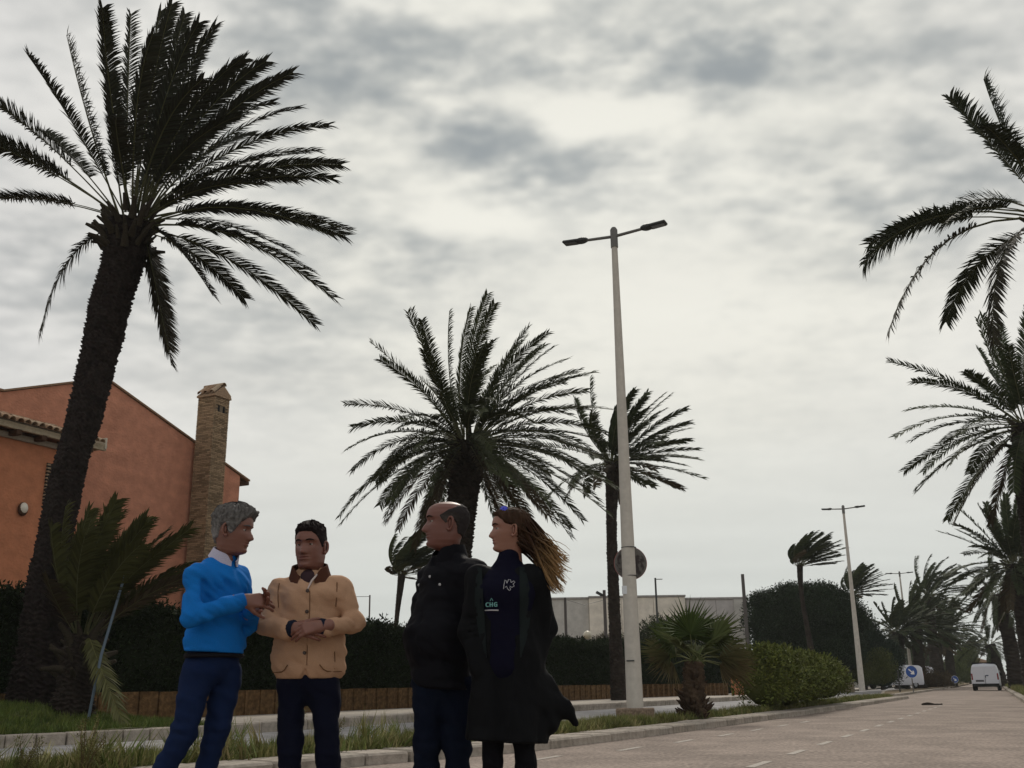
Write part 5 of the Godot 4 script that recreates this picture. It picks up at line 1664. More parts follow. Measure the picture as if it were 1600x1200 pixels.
# a hand with palm and five jointed fingers; d points to the fingertips, n out of the palm, thumb on side th
func hand(mb: MB, wr: Vector3, d: Vector3, n: Vector3, th: float, curl: Array, skin: Color, size := 1.0) -> void:
	d = d.normalized()
	n = (n - d * n.dot(d)).normalized()
	var s := d.cross(n) * th
	var f := Field.new(wr - Vector3.ONE * 0.16 * size, wr + Vector3.ONE * 0.24 * size, 0.0042)
	f.bone(wr - d * 0.05, wr + d * 0.015, 0.027 * size, 0.025 * size, 0.02, s, 1.25)
	var lens := [[0.042, 0.027, 0.021], [0.046, 0.030, 0.022], [0.043, 0.028, 0.021], [0.034, 0.021, 0.018]]
	for k in 4:
		var off := (0.030 - 0.0195 * k) * size
		var b := wr + d * (0.088 - 0.005 * absf(k - 1.2)) * size + s * off
		f.bone(wr + s * off * 0.6, b, 0.0165 * size, 0.0118 * size, 0.014)
		var dir := (d + s * (0.10 - 0.07 * k)).normalized()
		var p := b
		for q in 3:
			dir = dir.rotated(d.cross(n).normalized(), curl[k] * (0.8 if q == 0 else 1.0) * -1.0) if false else (dir * cos(curl[k]) + n * sin(curl[k])).normalized()
			var e: Vector3 = p + dir * lens[k][q] * size
			f.bone(p, e, (0.0100 - 0.0007 * q) * size, (0.0094 - 0.0008 * q) * size, 0.004)
			p = e
			n = n
	var tb := wr + d * 0.018 * size + s * 0.022 * size + n * 0.006
	var td := (d * 0.75 + s * 0.75 + n * 0.35).normalized()
	var t1 := tb + td * 0.045 * size
	f.bone(tb, t1, 0.0165 * size, 0.0118 * size, 0.014)
	td = (td + d * 0.45 + n * curl[4]).normalized()
	var t2 := t1 + td * 0.034 * size
	f.bone(t1, t2, 0.0112 * size, 0.0102 * size, 0.005)
	td = (td + d * 0.25 + n * curl[4] * 0.5).normalized()
	f.bone(t2, t2 + td * 0.026 * size, 0.0102 * size, 0.0085 * size, 0.004)
	f.add_to(mb, skin)

func frame(at: Vector3, fwd: Vector3, up := Vector3.UP) -> Transform3D:
	var z := fwd.normalized()
	var x := up.cross(z).normalized()
	return Transform3D(Basis(x, z.cross(x), z), at)

# the body under the clothes: joints in order pelvis, chest, neck, shoulders, elbows, wrists, hips, knees, ankles (l, r pairs)
func body_core(mb: MB, j: Dictionary, skin: Color) -> void:
	var f := Field.new(Vector3(-0.65, -0.02, -0.45), Vector3(0.6, 1.7, 0.5), 0.02)
	f.bone(j.pelvis, j.chest, 0.065, 0.075, 0.05, j.wide, 1.3)
	f.bone(j.chest, j.neck, 0.07, 0.055, 0.05)
	for k in 2:
		f.bone(j.chest, j.sh[k], 0.045, 0.032, 0.04)
		f.bone(j.sh[k], j.el[k], 0.032, 0.027, 0.02)
		f.bone(j.el[k], j.wr[k], 0.027, 0.024, 0.02)
		f.bone(j.pelvis, j.hip[k], 0.055, 0.05, 0.05)
		f.bone(j.hip[k], j.kn[k], 0.05, 0.034, 0.04)
		f.bone(j.kn[k], j.an[k], 0.034, 0.026, 0.03)
		f.bone(j.an[k], j.an[k] + j.toe * 0.10 - Vector3(0, 0.045, 0), 0.03, 0.02, 0.03)
	f.add_to(mb, skin)

func shoes(o: Node3D, j: Dictionary, m: Material) -> void:
	for k in 2:
		var a: Vector3 = j.an[k]
		var f := Field.new(a - Vector3(0.3, 0.12, 0.3), a + Vector3(0.3, 0.12, 0.3), 0.014)
		var sd: Vector3 = j.toe.cross(Vector3.UP).normalized()
		var g := Vector3(a.x, 0.038, a.z)
		f.bone(g - j.toe * 0.06, g + j.toe * 0.15, 0.034, 0.028, 0.03, sd, 1.25)
		f.bone(g - j.toe * 0.04 + Vector3(0, 0.04, 0), a + Vector3(0, 0.0, 0), 0.042, 0.04, 0.03)
		f.bone(g + Vector3(0, 0.03, 0), g + j.toe * 0.09 + Vector3(0, 0.008, 0), 0.036, 0.03, 0.03, sd, 1.1)
		put(f.mb(), "shoe", m, o)

func trousers(o: Node3D, j: Dictionary, thigh: float, knee: float, hem: float, m: Material, rump: FastNoiseLite, waist_r := 0.118) -> void:
	var f := Field.new(Vector3(-0.55, 0.0, -0.36), Vector3(0.45, 1.14, 0.36), 0.0125)
	f.bone(j.pelvis + Vector3(0, 0.10, 0), j.pelvis - Vector3(0, 0.03, 0), waist_r, waist_r + 0.005, 0.05, j.wide, 1.35)
	for k in 2:
		var ab: Vector3 = j.an[k]
		f.bone(j.hip[k], j.kn[k], thigh, knee, 0.035)
		f.bone(j.kn[k], ab + Vector3(0, -0.02, 0), knee, hem, 0.03)
		# slack behind the knee and over the shoe
		for q in 3:
			var y: Vector3 = j.kn[k].lerp(ab, 0.12 * q - 0.1)
			f.fold(y + Vector3(-0.07, 0.02 * (q - 1), 0.05), y + Vector3(0.07, -0.015, 0.06), 0.014, 0.006)
		for q in 3:
			var y2: Vector3 = j.kn[k].lerp(ab, 0.75 + 0.1 * q)
			f.fold(y2 + Vector3(-0.06, 0.01, 0.04), y2 + Vector3(0.06, -0.01, 0.05), 0.013, 0.007)
		var hp: Vector3 = j.hip[k]
		f.fold(hp + Vector3(-0.09, -0.01, 0.08), hp + Vector3(0.07, -0.09, 0.09), 0.014, 0.006)
		f.fold(hp + Vector3(0.08, -0.04, 0.08), hp + Vector3(-0.06, -0.15, 0.08), 0.014, 0.005)
	f.rumple(rump, 0.012, Vector3(5, 4, 5))
	f.rumple(rump, 0.010, Vector3(4, 12, 4))
	put(f.mb(), "trousers", m, o)

func collar(c: Vector3, tilt: Basis, rx: float, rz: float, h: float, flare: float, gap: float) -> MB:
	var b := MB.new()
	var outer := []
	var inner := []
	var top := []
	for e in [[0.0, 1.0 + flare], [0.55, 1.0 + flare * 0.4], [1.0, 1.0]]:
		var r1 := []
		var r2 := []
		for k in 33:
			var a := lerpf(gap, TAU - gap, k / 32.0)
			var edge := 1.0 - 0.55 * exp(-pow(minf(a - gap, TAU - gap - a) / 0.35, 2.0))
			r1.append(c + tilt * Vector3(sin(a) * rx * e[1], h * e[0] * (edge if e[0] > 0 else 1.0), cos(a) * rz * e[1]))
			r2.append(c + tilt * Vector3(sin(a) * (rx * e[1] - 0.006), h * e[0] * (edge if e[0] > 0 else 1.0), cos(a) * (rz * e[1] - 0.006)))
		outer.append(r1)
		r2.reverse()
		inner.append(r2)
	b.grid(outer, false)
	b.grid(inner, false)
	for k in 32:
		b.quad(outer[2][k], inner[2][32 - k], inner[2][31 - k], outer[2][k + 1])
	return b

func cloth(r: float, g: float, b: float, rough := 0.95, weave := 0.5) -> StandardMaterial3D:
	var m := surf(r, g, b, rough, 0.09, 0.22, weave, 0.03, false)
	return m

func make_people() -> void:
	var rump := FastNoiseLite.new()
	rump.frequency = 1.0
	rump.fractal_octaves = 3
	rump.seed = 15
	rump.fractal_type = FastNoiseLite.FRACTAL_RIDGED
	rump.fractal_gain = 0.4
	var skin_m := painted(0.5, 0.05, 0.12)
	skin_m.subsurf_scatter_enabled = true
	skin_m.subsurf_scatter_strength = 0.15
	var hair_m := painted(0.75)
	hair_m.metallic_specular = 0.15
	blue_man(rump, skin_m, hair_m)
	tan_man(rump, skin_m, hair_m)
	bald_man(rump, skin_m, hair_m)
	woman(rump, skin_m, hair_m)

func blue_man(rump: FastNoiseLite, skin_m: Material, hair_m: Material) -> void:
	var o := thing("person", Vector3(-1.60, 0, -5.5), "grey-haired person in a blue sweater and jeans, facing right, hands together", "person", "people talking on the avenue")
	var skin := Color(0.20, 0.085, 0.056)
	var j := {"pelvis": Vector3(0.03, 1.0, 0), "chest": Vector3(0.02, 1.36, 0), "neck": Vector3(0.05, 1.52, 0), "wide": Vector3(0.6, 0, -0.8),
		"sh": [Vector3(-0.045, 1.415, 0.13), Vector3(0.095, 1.435, -0.13)], "el": [Vector3(-0.03, 1.195, 0.235), Vector3(0.17, 1.195, -0.13)], "wr": [Vector3(0.195, 1.278, 0.17), Vector3(0.225, 1.238, 0.04)],
		"hip": [Vector3(-0.03, 0.92, 0.065), Vector3(0.085, 0.92, -0.065)], "kn": [Vector3(-0.06, 0.655, 0.10), Vector3(0.065, 0.66, -0.04)], "an": [Vector3(-0.35, 0.11, 0.06), Vector3(-0.085, 0.09, -0.08)], "toe": Vector3(0.85, 0, 0.53)}
	var mb := MB.new()
	body_core(mb, j, skin)
	var H := 0.228
	var t := frame(Vector3(0.076, 1.553, 0.0), Vector3(0.98, -0.15, 0.12), Vector3(0.15, 1, 0))
	head(mb, t, H, skin)
	hand(mb, j.wr[0] + Vector3(0.02, 0.005, -0.005), Vector3(0.95, 0.05, -0.35), Vector3(-0.2, -0.35, -0.9), -1.0, [0.45, 0.5, 0.55, 0.6, 0.1], skin)
	hand(mb, j.wr[1] + Vector3(0.015, 0.01, 0.01), Vector3(0.75, 0.45, 0.5), Vector3(-0.35, 0.35, 0.8), 1.0, [0.3, 0.35, 0.45, 0.5, 0.1], skin)
	put(mb, "body", skin_m, o)
	face_parts(o, t, H, Color(0.10, 0.09, 0.085), hair_m, skin)
	var nz := FastNoiseLite.new()
	nz.frequency = 1.0
	nz.fractal_octaves = 3
	nz.seed = 5
	var hr := hair(t, H, [[0, 0.86], [28, 0.83], [52, 0.70], [64, 0.50], [74, 0.40], [84, 0.42], [92, 0.60], [104, 0.56], [122, 0.28], [180, 0.16]],
		func(y, a): return (0.05 + 0.085 * smoothstep(0.55, 0.92, y)) * (1.0 + 0.75 * nz.get_noise_3d(sin(a) * 7.0, y * 8.0, cos(a) * 7.0)) + 0.05 * smoothstep(0.8, 0.95, y) * maxf(cos(a), 0.0), 0.0,
		func(y, a):
			var k := 0.06 + 0.09 * (0.5 + nz.get_noise_3d(sin(a) * 9.0 + 20.0, y * 6.0, cos(a) * 9.0)) + 0.10 * smoothstep(0.6, 0.35, y)
			return Color(k, k * 0.95, k * 0.9))
	put(hr, "hair", hair_m, o)
	# sweater
	var f := Field.new(Vector3(-0.32, 0.98, -0.34), Vector3(0.40, 1.60, 0.40), 0.0085)
	f.bone(Vector3(0.035, 1.09, 0), Vector3(0.028, 1.36, 0), 0.116, 0.120, 0.05, j.wide, 1.38)
	f.bone(Vector3(0.035, 1.04, 0), Vector3(0.035, 1.085, 0), 0.126, 0.128, 0.02, j.wide, 1.38)
	f.bone(j.sh[0] + Vector3(0.01, 0.0, 0), j.sh[1], 0.060, 0.060, 0.08)
	f.bone(Vector3(0.03, 1.42, 0), Vector3(0.042, 1.505, 0), 0.105, 0.062, 0.07)
	f.bone(j.sh[0], j.el[0], 0.058, 0.052, 0.04)
	f.bone(j.el[0], j.wr[0], 0.056, 0.040, 0.03)
	f.bone(j.sh[1], j.el[1], 0.058, 0.052, 0.04)
	f.bone(j.el[1], j.wr[1], 0.056, 0.040, 0.03)
	# folds: elbow crook, armpit, slack over the hem
	var el: Vector3 = j.el[0]
	for k in 4:
		f.fold(el + Vector3(-0.03 + 0.025 * k, 0.05 - 0.012 * k, 0.05), el + Vector3(0.05 + 0.03 * k, 0.075 - 0.01 * k, 0.03), 0.012, 0.010)
		f.fold(el + Vector3(0.02 + 0.04 * k, -0.04, 0.04), el + Vector3(0.06 + 0.035 * k, 0.07, 0.045), 0.011, 0.006)
	for k in 5:
		f.fold(Vector3(-0.05 + 0.05 * k, 1.12 + 0.01 * (k % 2), 0.2 - 0.02 * k), Vector3(0.02 + 0.05 * k, 1.10, 0.2 - 0.02 * k), 0.016, 0.010)
	f.fold(Vector3(0.0, 1.38, 0.17), Vector3(0.03, 1.22, 0.18), 0.02, 0.02)
	f.fold(Vector3(0.02, 1.19, 0.19), Vector3(0.17, 1.14, 0.13), 0.018, 0.016)
	f.fold(Vector3(-0.06, 1.17, 0.22), Vector3(0.06, 1.09, 0.18), 0.018, 0.016)
	f.fold(Vector3(0.06, 1.41, 0.12), Vector3(0.15, 1.33, 0.06), 0.016, 0.012)
	f.fold(Vector3(-0.10, 1.36, 0.19), Vector3(-0.05, 1.26, 0.27), 0.016, 0.013)
	f.fold(Vector3(0.06, 1.33, 0.13), Vector3(0.14, 1.20, 0.10), 0.018, 0.008)
	f.fold(Vector3(0.10, 1.38, 0.10), Vector3(0.16, 1.26, 0.08), 0.016, 0.007)
	f.fold(Vector3(-0.1, 1.075, 0.2), Vector3(0.2, 1.070, 0.12), 0.012, 0.006)
	f.rumple(rump, 0.015, Vector3(2.6, 6.5, 2.6))
	f.rumple(rump, -0.004, Vector3(5, 12, 5))
	f.hem(Vector3(0.03, 1.034, 0), Vector3(0.05, 1, 0))
	put(f.mb(), "sweater", cloth(0.010, 0.155, 0.50), o)
	trousers(o, j, 0.094, 0.068, 0.058, cloth(0.010, 0.020, 0.060), rump, 0.108)
	var belt := MB.new()
	var pts := []
	var rad := []
	for k in 33:
		var a := TAU * k / 32
		pts.append(Vector3(0.033, 1.018, 0) + Vector3(0.6, 0, -0.8) * cos(a) * 0.153 + Vector3(0.8, 0, 0.6) * sin(a) * 0.115)
		rad.append(0.013)
	belt.tube(pts, rad, 6, Color.WHITE, false)
	put(belt, "belt", cloth(0.012, 0.011, 0.014, 0.8), o)
	for k in 2:
		var wv: Vector3 = j.wr[k] - j.el[k]
		var cf := MB.new()
		cf.tube([j.wr[k] - wv.normalized() * 0.02, j.wr[k] + wv.normalized() * 0.028, j.wr[k] + wv.normalized() * 0.032], [0.044, 0.039, 0.028], 16)
		put(cf, "cuff", cloth(0.009, 0.13, 0.43), o)
	put(collar(Vector3(0.046, 1.507, 0), Basis(Vector3.UP, 1.1) * Basis(Vector3.RIGHT, 0.42), 0.068, 0.076, 0.052, 0.16, 0.25), "shirt_collar", cloth(0.52, 0.50, 0.60), o)
	shoes(o, j, surf(0.03, 0.022, 0.018, 0.5))

func tan_man(rump: FastNoiseLite, skin_m: Material, hair_m: Material) -> void:
	var o := thing("person", Vector3(-1.13, 0, -5.7), "dark-haired person in a tan jacket with brown collar, facing the camera, hands clasped", "person", "people talking on the avenue")
	var skin := Color(0.20, 0.082, 0.054)
	var j := {"pelvis": Vector3(0.015, 0.93, -0.01), "chest": Vector3(0.008, 1.32, -0.01), "neck": Vector3(0.002, 1.45, 0), "wide": Vector3(1, 0, 0),
		"sh": [Vector3(-0.16, 1.372, -0.01), Vector3(0.175, 1.377, -0.01)], "el": [Vector3(-0.225, 1.192, 0.02), Vector3(0.258, 1.185, 0.02)], "wr": [Vector3(-0.062, 1.146, 0.185), Vector3(0.142, 1.152, 0.185)],
		"hip": [Vector3(-0.07, 0.87, 0), Vector3(0.105, 0.87, 0)], "kn": [Vector3(-0.058, 0.52, 0.02), Vector3(0.142, 0.52, 0.02)], "an": [Vector3(-0.05, 0.09, -0.02), Vector3(0.17, 0.09, -0.02)], "toe": Vector3(0.05, 0, 1).normalized()}
	var mb := MB.new()
	body_core(mb, j, skin)
	var H := 0.234
	var t := frame(Vector3(0.004, 1.482, 0.0), Vector3(-0.20, -0.05, 0.97), Vector3(-0.03, 1, 0.05))
	head(mb, t, H, skin, 0.14, 0.95)
	hand(mb, Vector3(-0.020, 1.148, 0.212), Vector3(0.93, -0.12, 0.25), Vector3(0.15, -0.25, -1.0), 1.0, [0.25, 0.3, 0.35, 0.4, 0.2], skin, 0.98)
	hand(mb, Vector3(0.112, 1.158, 0.222), Vector3(-0.92, -0.15, 0.30), Vector3(-0.2, -0.55, -0.8), -1.0, [0.45, 0.5, 0.5, 0.5, 0.2], skin, 0.98)
	put(mb, "body", skin_m, o)
	face_parts(o, t, H, Color(0.012, 0.010, 0.009), hair_m, skin)
	var nz := FastNoiseLite.new()
	nz.frequency = 1.0
	nz.fractal_octaves = 3
	nz.seed = 9
	var hr := hair(t, H, [[0, 0.84], [30, 0.83], [48, 0.76], [58, 0.66], [66, 0.56], [76, 0.46], [86, 0.46], [94, 0.62], [106, 0.55], [125, 0.30], [180, 0.2]],
		func(y, a): return (0.018 + 0.085 * smoothstep(0.72, 0.93, y)) * (1.0 + 0.9 * nz.get_noise_3d(sin(a) * 8.0, y * 9.0, cos(a) * 8.0)) + 0.03 * smoothstep(0.9, 1.0, y) * maxf(nz.get_noise_3d(sin(a) * 14.0, 3.0, cos(a) * 14.0) * 3.0, 0.0), 0.14,
		func(y, a): return Color(0.016, 0.014, 0.013))
	put(hr, "hair", hair_m, o)
	# jacket
	var f := Field.new(Vector3(-0.34, 0.86, -0.24), Vector3(0.38, 1.54, 0.31), 0.0085)
	f.bone(Vector3(0.014, 0.965, -0.01), Vector3(0.010, 1.30, -0.015), 0.132, 0.122, 0.05, Vector3.RIGHT, 1.42)
	f.bone(Vector3(0.015, 0.975, -0.005), Vector3(0.014, 1.06, 0), 0.140, 0.133, 0.03, Vector3.RIGHT, 1.45)
	f.bone(j.sh[0], j.sh[1], 0.060, 0.060, 0.08)
	f.bone(Vector3(0.005, 1.36, -0.01), Vector3(0.003, 1.445, -0.01), 0.125, 0.070, 0.07)
	for k in 2:
		f.bone(j.sh[k], j.el[k], 0.062, 0.055, 0.035)
		f.bone(j.el[k], j.wr[k], 0.057, 0.049, 0.03)
		var sg := -1.0 if k == 0 else 1.0
		var e: Vector3 = j.el[k]
		for q in 4:   # creases round the elbow
			f.fold(e + Vector3(-sg * (0.0 + 0.02 * q), 0.065 - 0.02 * q, 0.06), e + Vector3(sg * 0.06, 0.03 - 0.02 * q, 0.04), 0.011, 0.011)
		f.fold(e + Vector3(-sg * 0.03, 0.17, 0.05), e + Vector3(-sg * 0.06, 0.03, 0.10), 0.013, 0.012)
		f.fold(Vector3(sg * 0.14 + 0.01, 1.30, 0.10), Vector3(sg * 0.05 + 0.01, 1.20, 0.13), 0.015, 0.007)
		f.fold(Vector3(sg * 0.15 + 0.01, 1.24, 0.10), Vector3(sg * 0.03 + 0.01, 1.17, 0.13), 0.014, 0.007)
		# pocket flap: a curved seam
		f.fold(Vector3(0.015 + sg * 0.185, 0.965, 0.09), Vector3(0.015 + sg * 0.10, 0.945, 0.14), 0.007, 0.008)
		f.fold(Vector3(0.015 + sg * 0.10, 0.945, 0.14), Vector3(0.015 + sg * 0.075, 0.975, 0.145), 0.007, 0.008)
		f.fold(Vector3(0.015 + sg * 0.19, 0.965, 0.08), Vector3(0.015 + sg * 0.185, 1.06, 0.09), 0.007, 0.006)
	f.cut(Vector3(0.022, 0.84, 0.15), Vector3(0.022, 0.955, 0.15), 0.052, 0.002, Vector3(0, 0, 1), 3.0)   # the fronts part below the last button
	f.cut(Vector3(0.0, 1.46, 0.12), Vector3(0.018, 1.365, 0.14), 0.045, 0.006, Vector3(0, 0, 1), 1.6)   # open neck
	f.fold(Vector3(0.026, 1.36, 0.13), Vector3(0.024, 0.95, 0.14), 0.007, 0.007)
	f.rumple(rump, 0.014, Vector3(2.6, 6.0, 2.6))
	f.rumple(rump, -0.004, Vector3(6, 11, 6))
	f.hem(Vector3(0, 0.898, 0), Vector3.UP)
	var jk := cloth(0.50, 0.305, 0.19)
	put(f.mb(), "jacket", jk, o)
	var bt := MB.new()
	bt.tube([Vector3(0, 0, -0.004), Vector3(0, 0, 0.003), Vector3(0, 0, 0.005)], [0.010, 0.010, 0.007], 12)
	var bm := bt.mesh()
	for y in [1.352, 1.243, 1.135, 1.028]:
		inst(bm, "button", surf(0.05, 0.03, 0.02, 0.4), o, Transform3D(Basis.IDENTITY, f.skin(0.018, y)))
	var seam := surf(0.16, 0.085, 0.045, 0.9)
	stroke(o, f, [[0.100, 0.968], [0.118, 0.944], [0.135, 0.934], [0.170, 0.932], [0.200, 0.934]], 0.0030, seam, "pocket_seam")
	stroke(o, f, [[0.168, 1.035], [0.170, 0.99], [0.168, 0.945]], 0.0026, seam, "pocket_seam")
	stroke(o, f, [[-0.070, 0.968], [-0.088, 0.944], [-0.105, 0.934], [-0.140, 0.932], [-0.170, 0.934]], 0.0030, seam, "pocket_seam")
	stroke(o, f, [[0.030, 1.35], [0.032, 1.25], [0.031, 1.15], [0.033, 1.05], [0.034, 0.965]], 0.0024, seam, "front_edge")
	for sx in [-0.150, 0.165]:
		stroke(o, f, [[sx, 1.40], [sx * 1.02, 1.36], [sx * 1.01, 1.31], [sx * 0.98, 1.27]], 0.0026, seam, "sleeve_seam")
	# corduroy collar, light zip edge, dark shirt, knit cuffs
	put(collar(Vector3(0.004, 1.425, -0.008), Basis(Vector3.RIGHT, 0.30), 0.098, 0.098, 0.075, 0.22, 0.40), "jacket_collar", cloth(0.085, 0.035, 0.022), o)
	var sh := MB.new()
	sh.ball(Vector3(0.004, 1.40, 0.02), Vector3(0.062, 0.085, 0.075), 14)
	put(sh, "shirt", cloth(0.05, 0.03, 0.035), o)
	var zp := MB.new()
	zp.tube([Vector3(0.060, 1.445, 0.075), Vector3(0.036, 1.405, 0.108), f.skin(0.020, 1.362) + Vector3(0, 0, 0.003)], [0.005, 0.006, 0.004], 6)
	put(zp, "zip", surf(0.5, 0.42, 0.38, 0.5), o)
	for k in 2:
		var sg := -1.0 if k == 0 else 1.0
		var a: Vector3 = j.wr[k]
		var c := MB.new()
		c.tube([a, a + Vector3(-sg * 0.035, 0.004, 0.022), a + Vector3(-sg * 0.040, 0.004, 0.025)], [0.045, 0.046, 0.034], 16)
		put(c, "cuff", cloth(0.012, 0.016, 0.03), o)
	trousers(o, j, 0.088, 0.068, 0.062, cloth(0.007, 0.0085, 0.020), rump, 0.112)
	shoes(o, j, surf(0.02, 0.016, 0.014, 0.5))

func bald_man(rump: FastNoiseLite, skin_m: Material, hair_m: Material) -> void:
	var o := thing("person", Vector3(-0.36, 0, -5.55), "balding person in a black jacket and dark jeans, facing left, hands in pockets", "person", "people talking on the avenue")
	var skin := Color(0.165, 0.062, 0.040)
	var j := {"pelvis": Vector3(-0.03, 0.93, 0), "chest": Vector3(0.01, 1.36, 0), "neck": Vector3(0.01, 1.52, 0), "wide": Vector3(0.66, 0, 0.75),
		"sh": [Vector3(0.145, 1.425, 0.12), Vector3(-0.10, 1.425, -0.13)], "el": [Vector3(0.185, 1.16, 0.15), Vector3(-0.155, 1.16, -0.13)], "wr": [Vector3(0.06, 1.01, 0.11), Vector3(-0.12, 1.0, 0.0)],
		"hip": [Vector3(-0.095, 0.86, 0.03), Vector3(0.055, 0.86, 0.03)], "kn": [Vector3(-0.10, 0.55, 0.02), Vector3(0.055, 0.55, 0.0)], "an": [Vector3(-0.09, 0.09, 0.0), Vector3(0.065, 0.09, 0.0)], "toe": Vector3(-0.6, 0, 0.8)}
	var mb := MB.new()
	body_core(mb, j, skin)
	var H := 0.25
	var t := frame(Vector3(-0.012, 1.568, 0.0), Vector3(-0.985, 0.02, 0.17), Vector3(0, 1, 0))
	head(mb, t, H, skin, 0.2, 0.95)
	hand(mb, j.wr[0] + Vector3(-0.01, 0, -0.03), Vector3(-0.6, -0.7, -0.1), Vector3(-0.3, 0, -0.9), 1.0, [0.6, 0.6, 0.6, 0.6, 0.2], skin)
	hand(mb, j.wr[1] + Vector3(0.02, 0, 0), Vector3(0.2, -0.8, 0.1), Vector3(0.9, 0, 0.0), -1.0, [0.4, 0.4, 0.4, 0.4, 0.2], skin)
	put(mb, "body", skin_m, o)
	face_parts(o, t, H, Color(0.02, 0.016, 0.014), hair_m, skin)
	var nz := FastNoiseLite.new()
	nz.frequency = 1.0
	nz.fractal_octaves = 2
	var hr := hair(t, H, [[0, 1.3], [48, 1.3], [58, 0.70], [68, 0.55], [80, 0.46], [90, 0.56], [102, 0.52], [120, 0.25], [180, 0.18]],
		func(y, a): return -0.03 + (0.052 + 0.012 * nz.get_noise_3d(sin(a) * 12.0, y * 12.0, cos(a) * 12.0)) * (1.0 - smoothstep(-0.09, 0.0, y - curve_at([[55, 0.62], [70, 0.74], [90, 0.85], [120, 0.94], [180, 1.02]], rad_to_deg(absf(wrapf(a, -PI, PI)))))), 0.2,
		func(y, a): return Color(0.030, 0.026, 0.024) * (1.0 + 1.2 * smoothstep(0.75, 0.5, y) * smoothstep(2.1, 1.4, absf(wrapf(a, -PI, PI)))))
	put(hr, "hair", hair_m, o)
	var f := Field.new(Vector3(-0.42, 0.74, -0.34), Vector3(0.40, 1.62, 0.40), 0.0115)
	f.bone(Vector3(-0.03, 0.88, 0), Vector3(-0.045, 1.10, 0.005), 0.155, 0.160, 0.05, j.wide, 1.2)
	f.bone(Vector3(-0.045, 1.10, 0.005), Vector3(0.005, 1.37, 0), 0.160, 0.135, 0.05, j.wide, 1.3)
	f.bone(j.sh[0], j.sh[1], 0.064, 0.064, 0.08)
	f.bone(Vector3(0.01, 1.42, 0), Vector3(0.012, 1.545, 0), 0.125, 0.074, 0.06)
	for k in 2:
		f.bone(j.sh[k], j.el[k], 0.074, 0.068, 0.035)
		f.bone(j.el[k], j.wr[k], 0.066, 0.058, 0.03)
		var e: Vector3 = j.el[k]
		for q in 4:
			f.fold(e + Vector3(-0.07, 0.05 - 0.03 * q, 0.05), e + Vector3(0.06, 0.07 - 0.03 * q, 0.06), 0.012, 0.010)
	for k in 5:
		f.fold(Vector3(-0.18, 1.30 - 0.1 * k, 0.12), Vector3(0.06, 1.26 - 0.1 * k, 0.17), 0.016, 0.006)
	f.fold(Vector3(-0.12, 1.42, 0.1), Vector3(-0.14, 0.80, 0.16), 0.010, 0.010)
	f.cut(Vector3(-0.035, 1.60, 0.03), Vector3(-0.07, 1.50, 0.06), 0.062, 0.03)
	f.rumple(rump, 0.02, Vector3(2.6, 6.0, 2.6))
	f.rumple(rump, -0.004, Vector3(6, 11, 6))
	f.hem(Vector3(0, 0.835, 0), Vector3(0.05, 1, 0))
	var blk := cloth(0.007, 0.007, 0.0095, 0.8)
	put(f.mb(), "jacket", blk, o)
	put(collar(Vector3(0.012, 1.475, 0.0), Basis(Vector3.UP, -1.2) * Basis(Vector3.RIGHT, 0.15), 0.088, 0.096, 0.095, 0.15, 0.45), "jacket_collar", blk, o)
	var sn := MB.new()
	sn.ball(Vector3.ZERO, Vector3(0.008, 0.008, 0.004), 8)
	var snm := sn.mesh()
	for p in [[-0.155, 1.375], [-0.085, 1.405], [-0.03, 1.36]]:
		inst(snm, "snap_button", surf(0.45, 0.45, 0.45, 0.35), o, Transform3D(Basis.IDENTITY, f.skin(p[0], p[1])))
	trousers(o, j, 0.096, 0.074, 0.064, cloth(0.006, 0.009, 0.020), rump, 0.125)
	shoes(o, j, surf(0.02, 0.016, 0.014, 0.5))

func stroke(o: Node3D, f: Field, pts: Array, r: float, m: Material, called: String) -> void:
	var p := []
	var rad := []
	for q in pts:
		p.append(f.skin(q[0], q[1]) + Vector3(0, 0, 0.002))
		rad.append(r)
	var b := MB.new()
	b.tube(p, rad, 5)
	put(b, called, m, o)

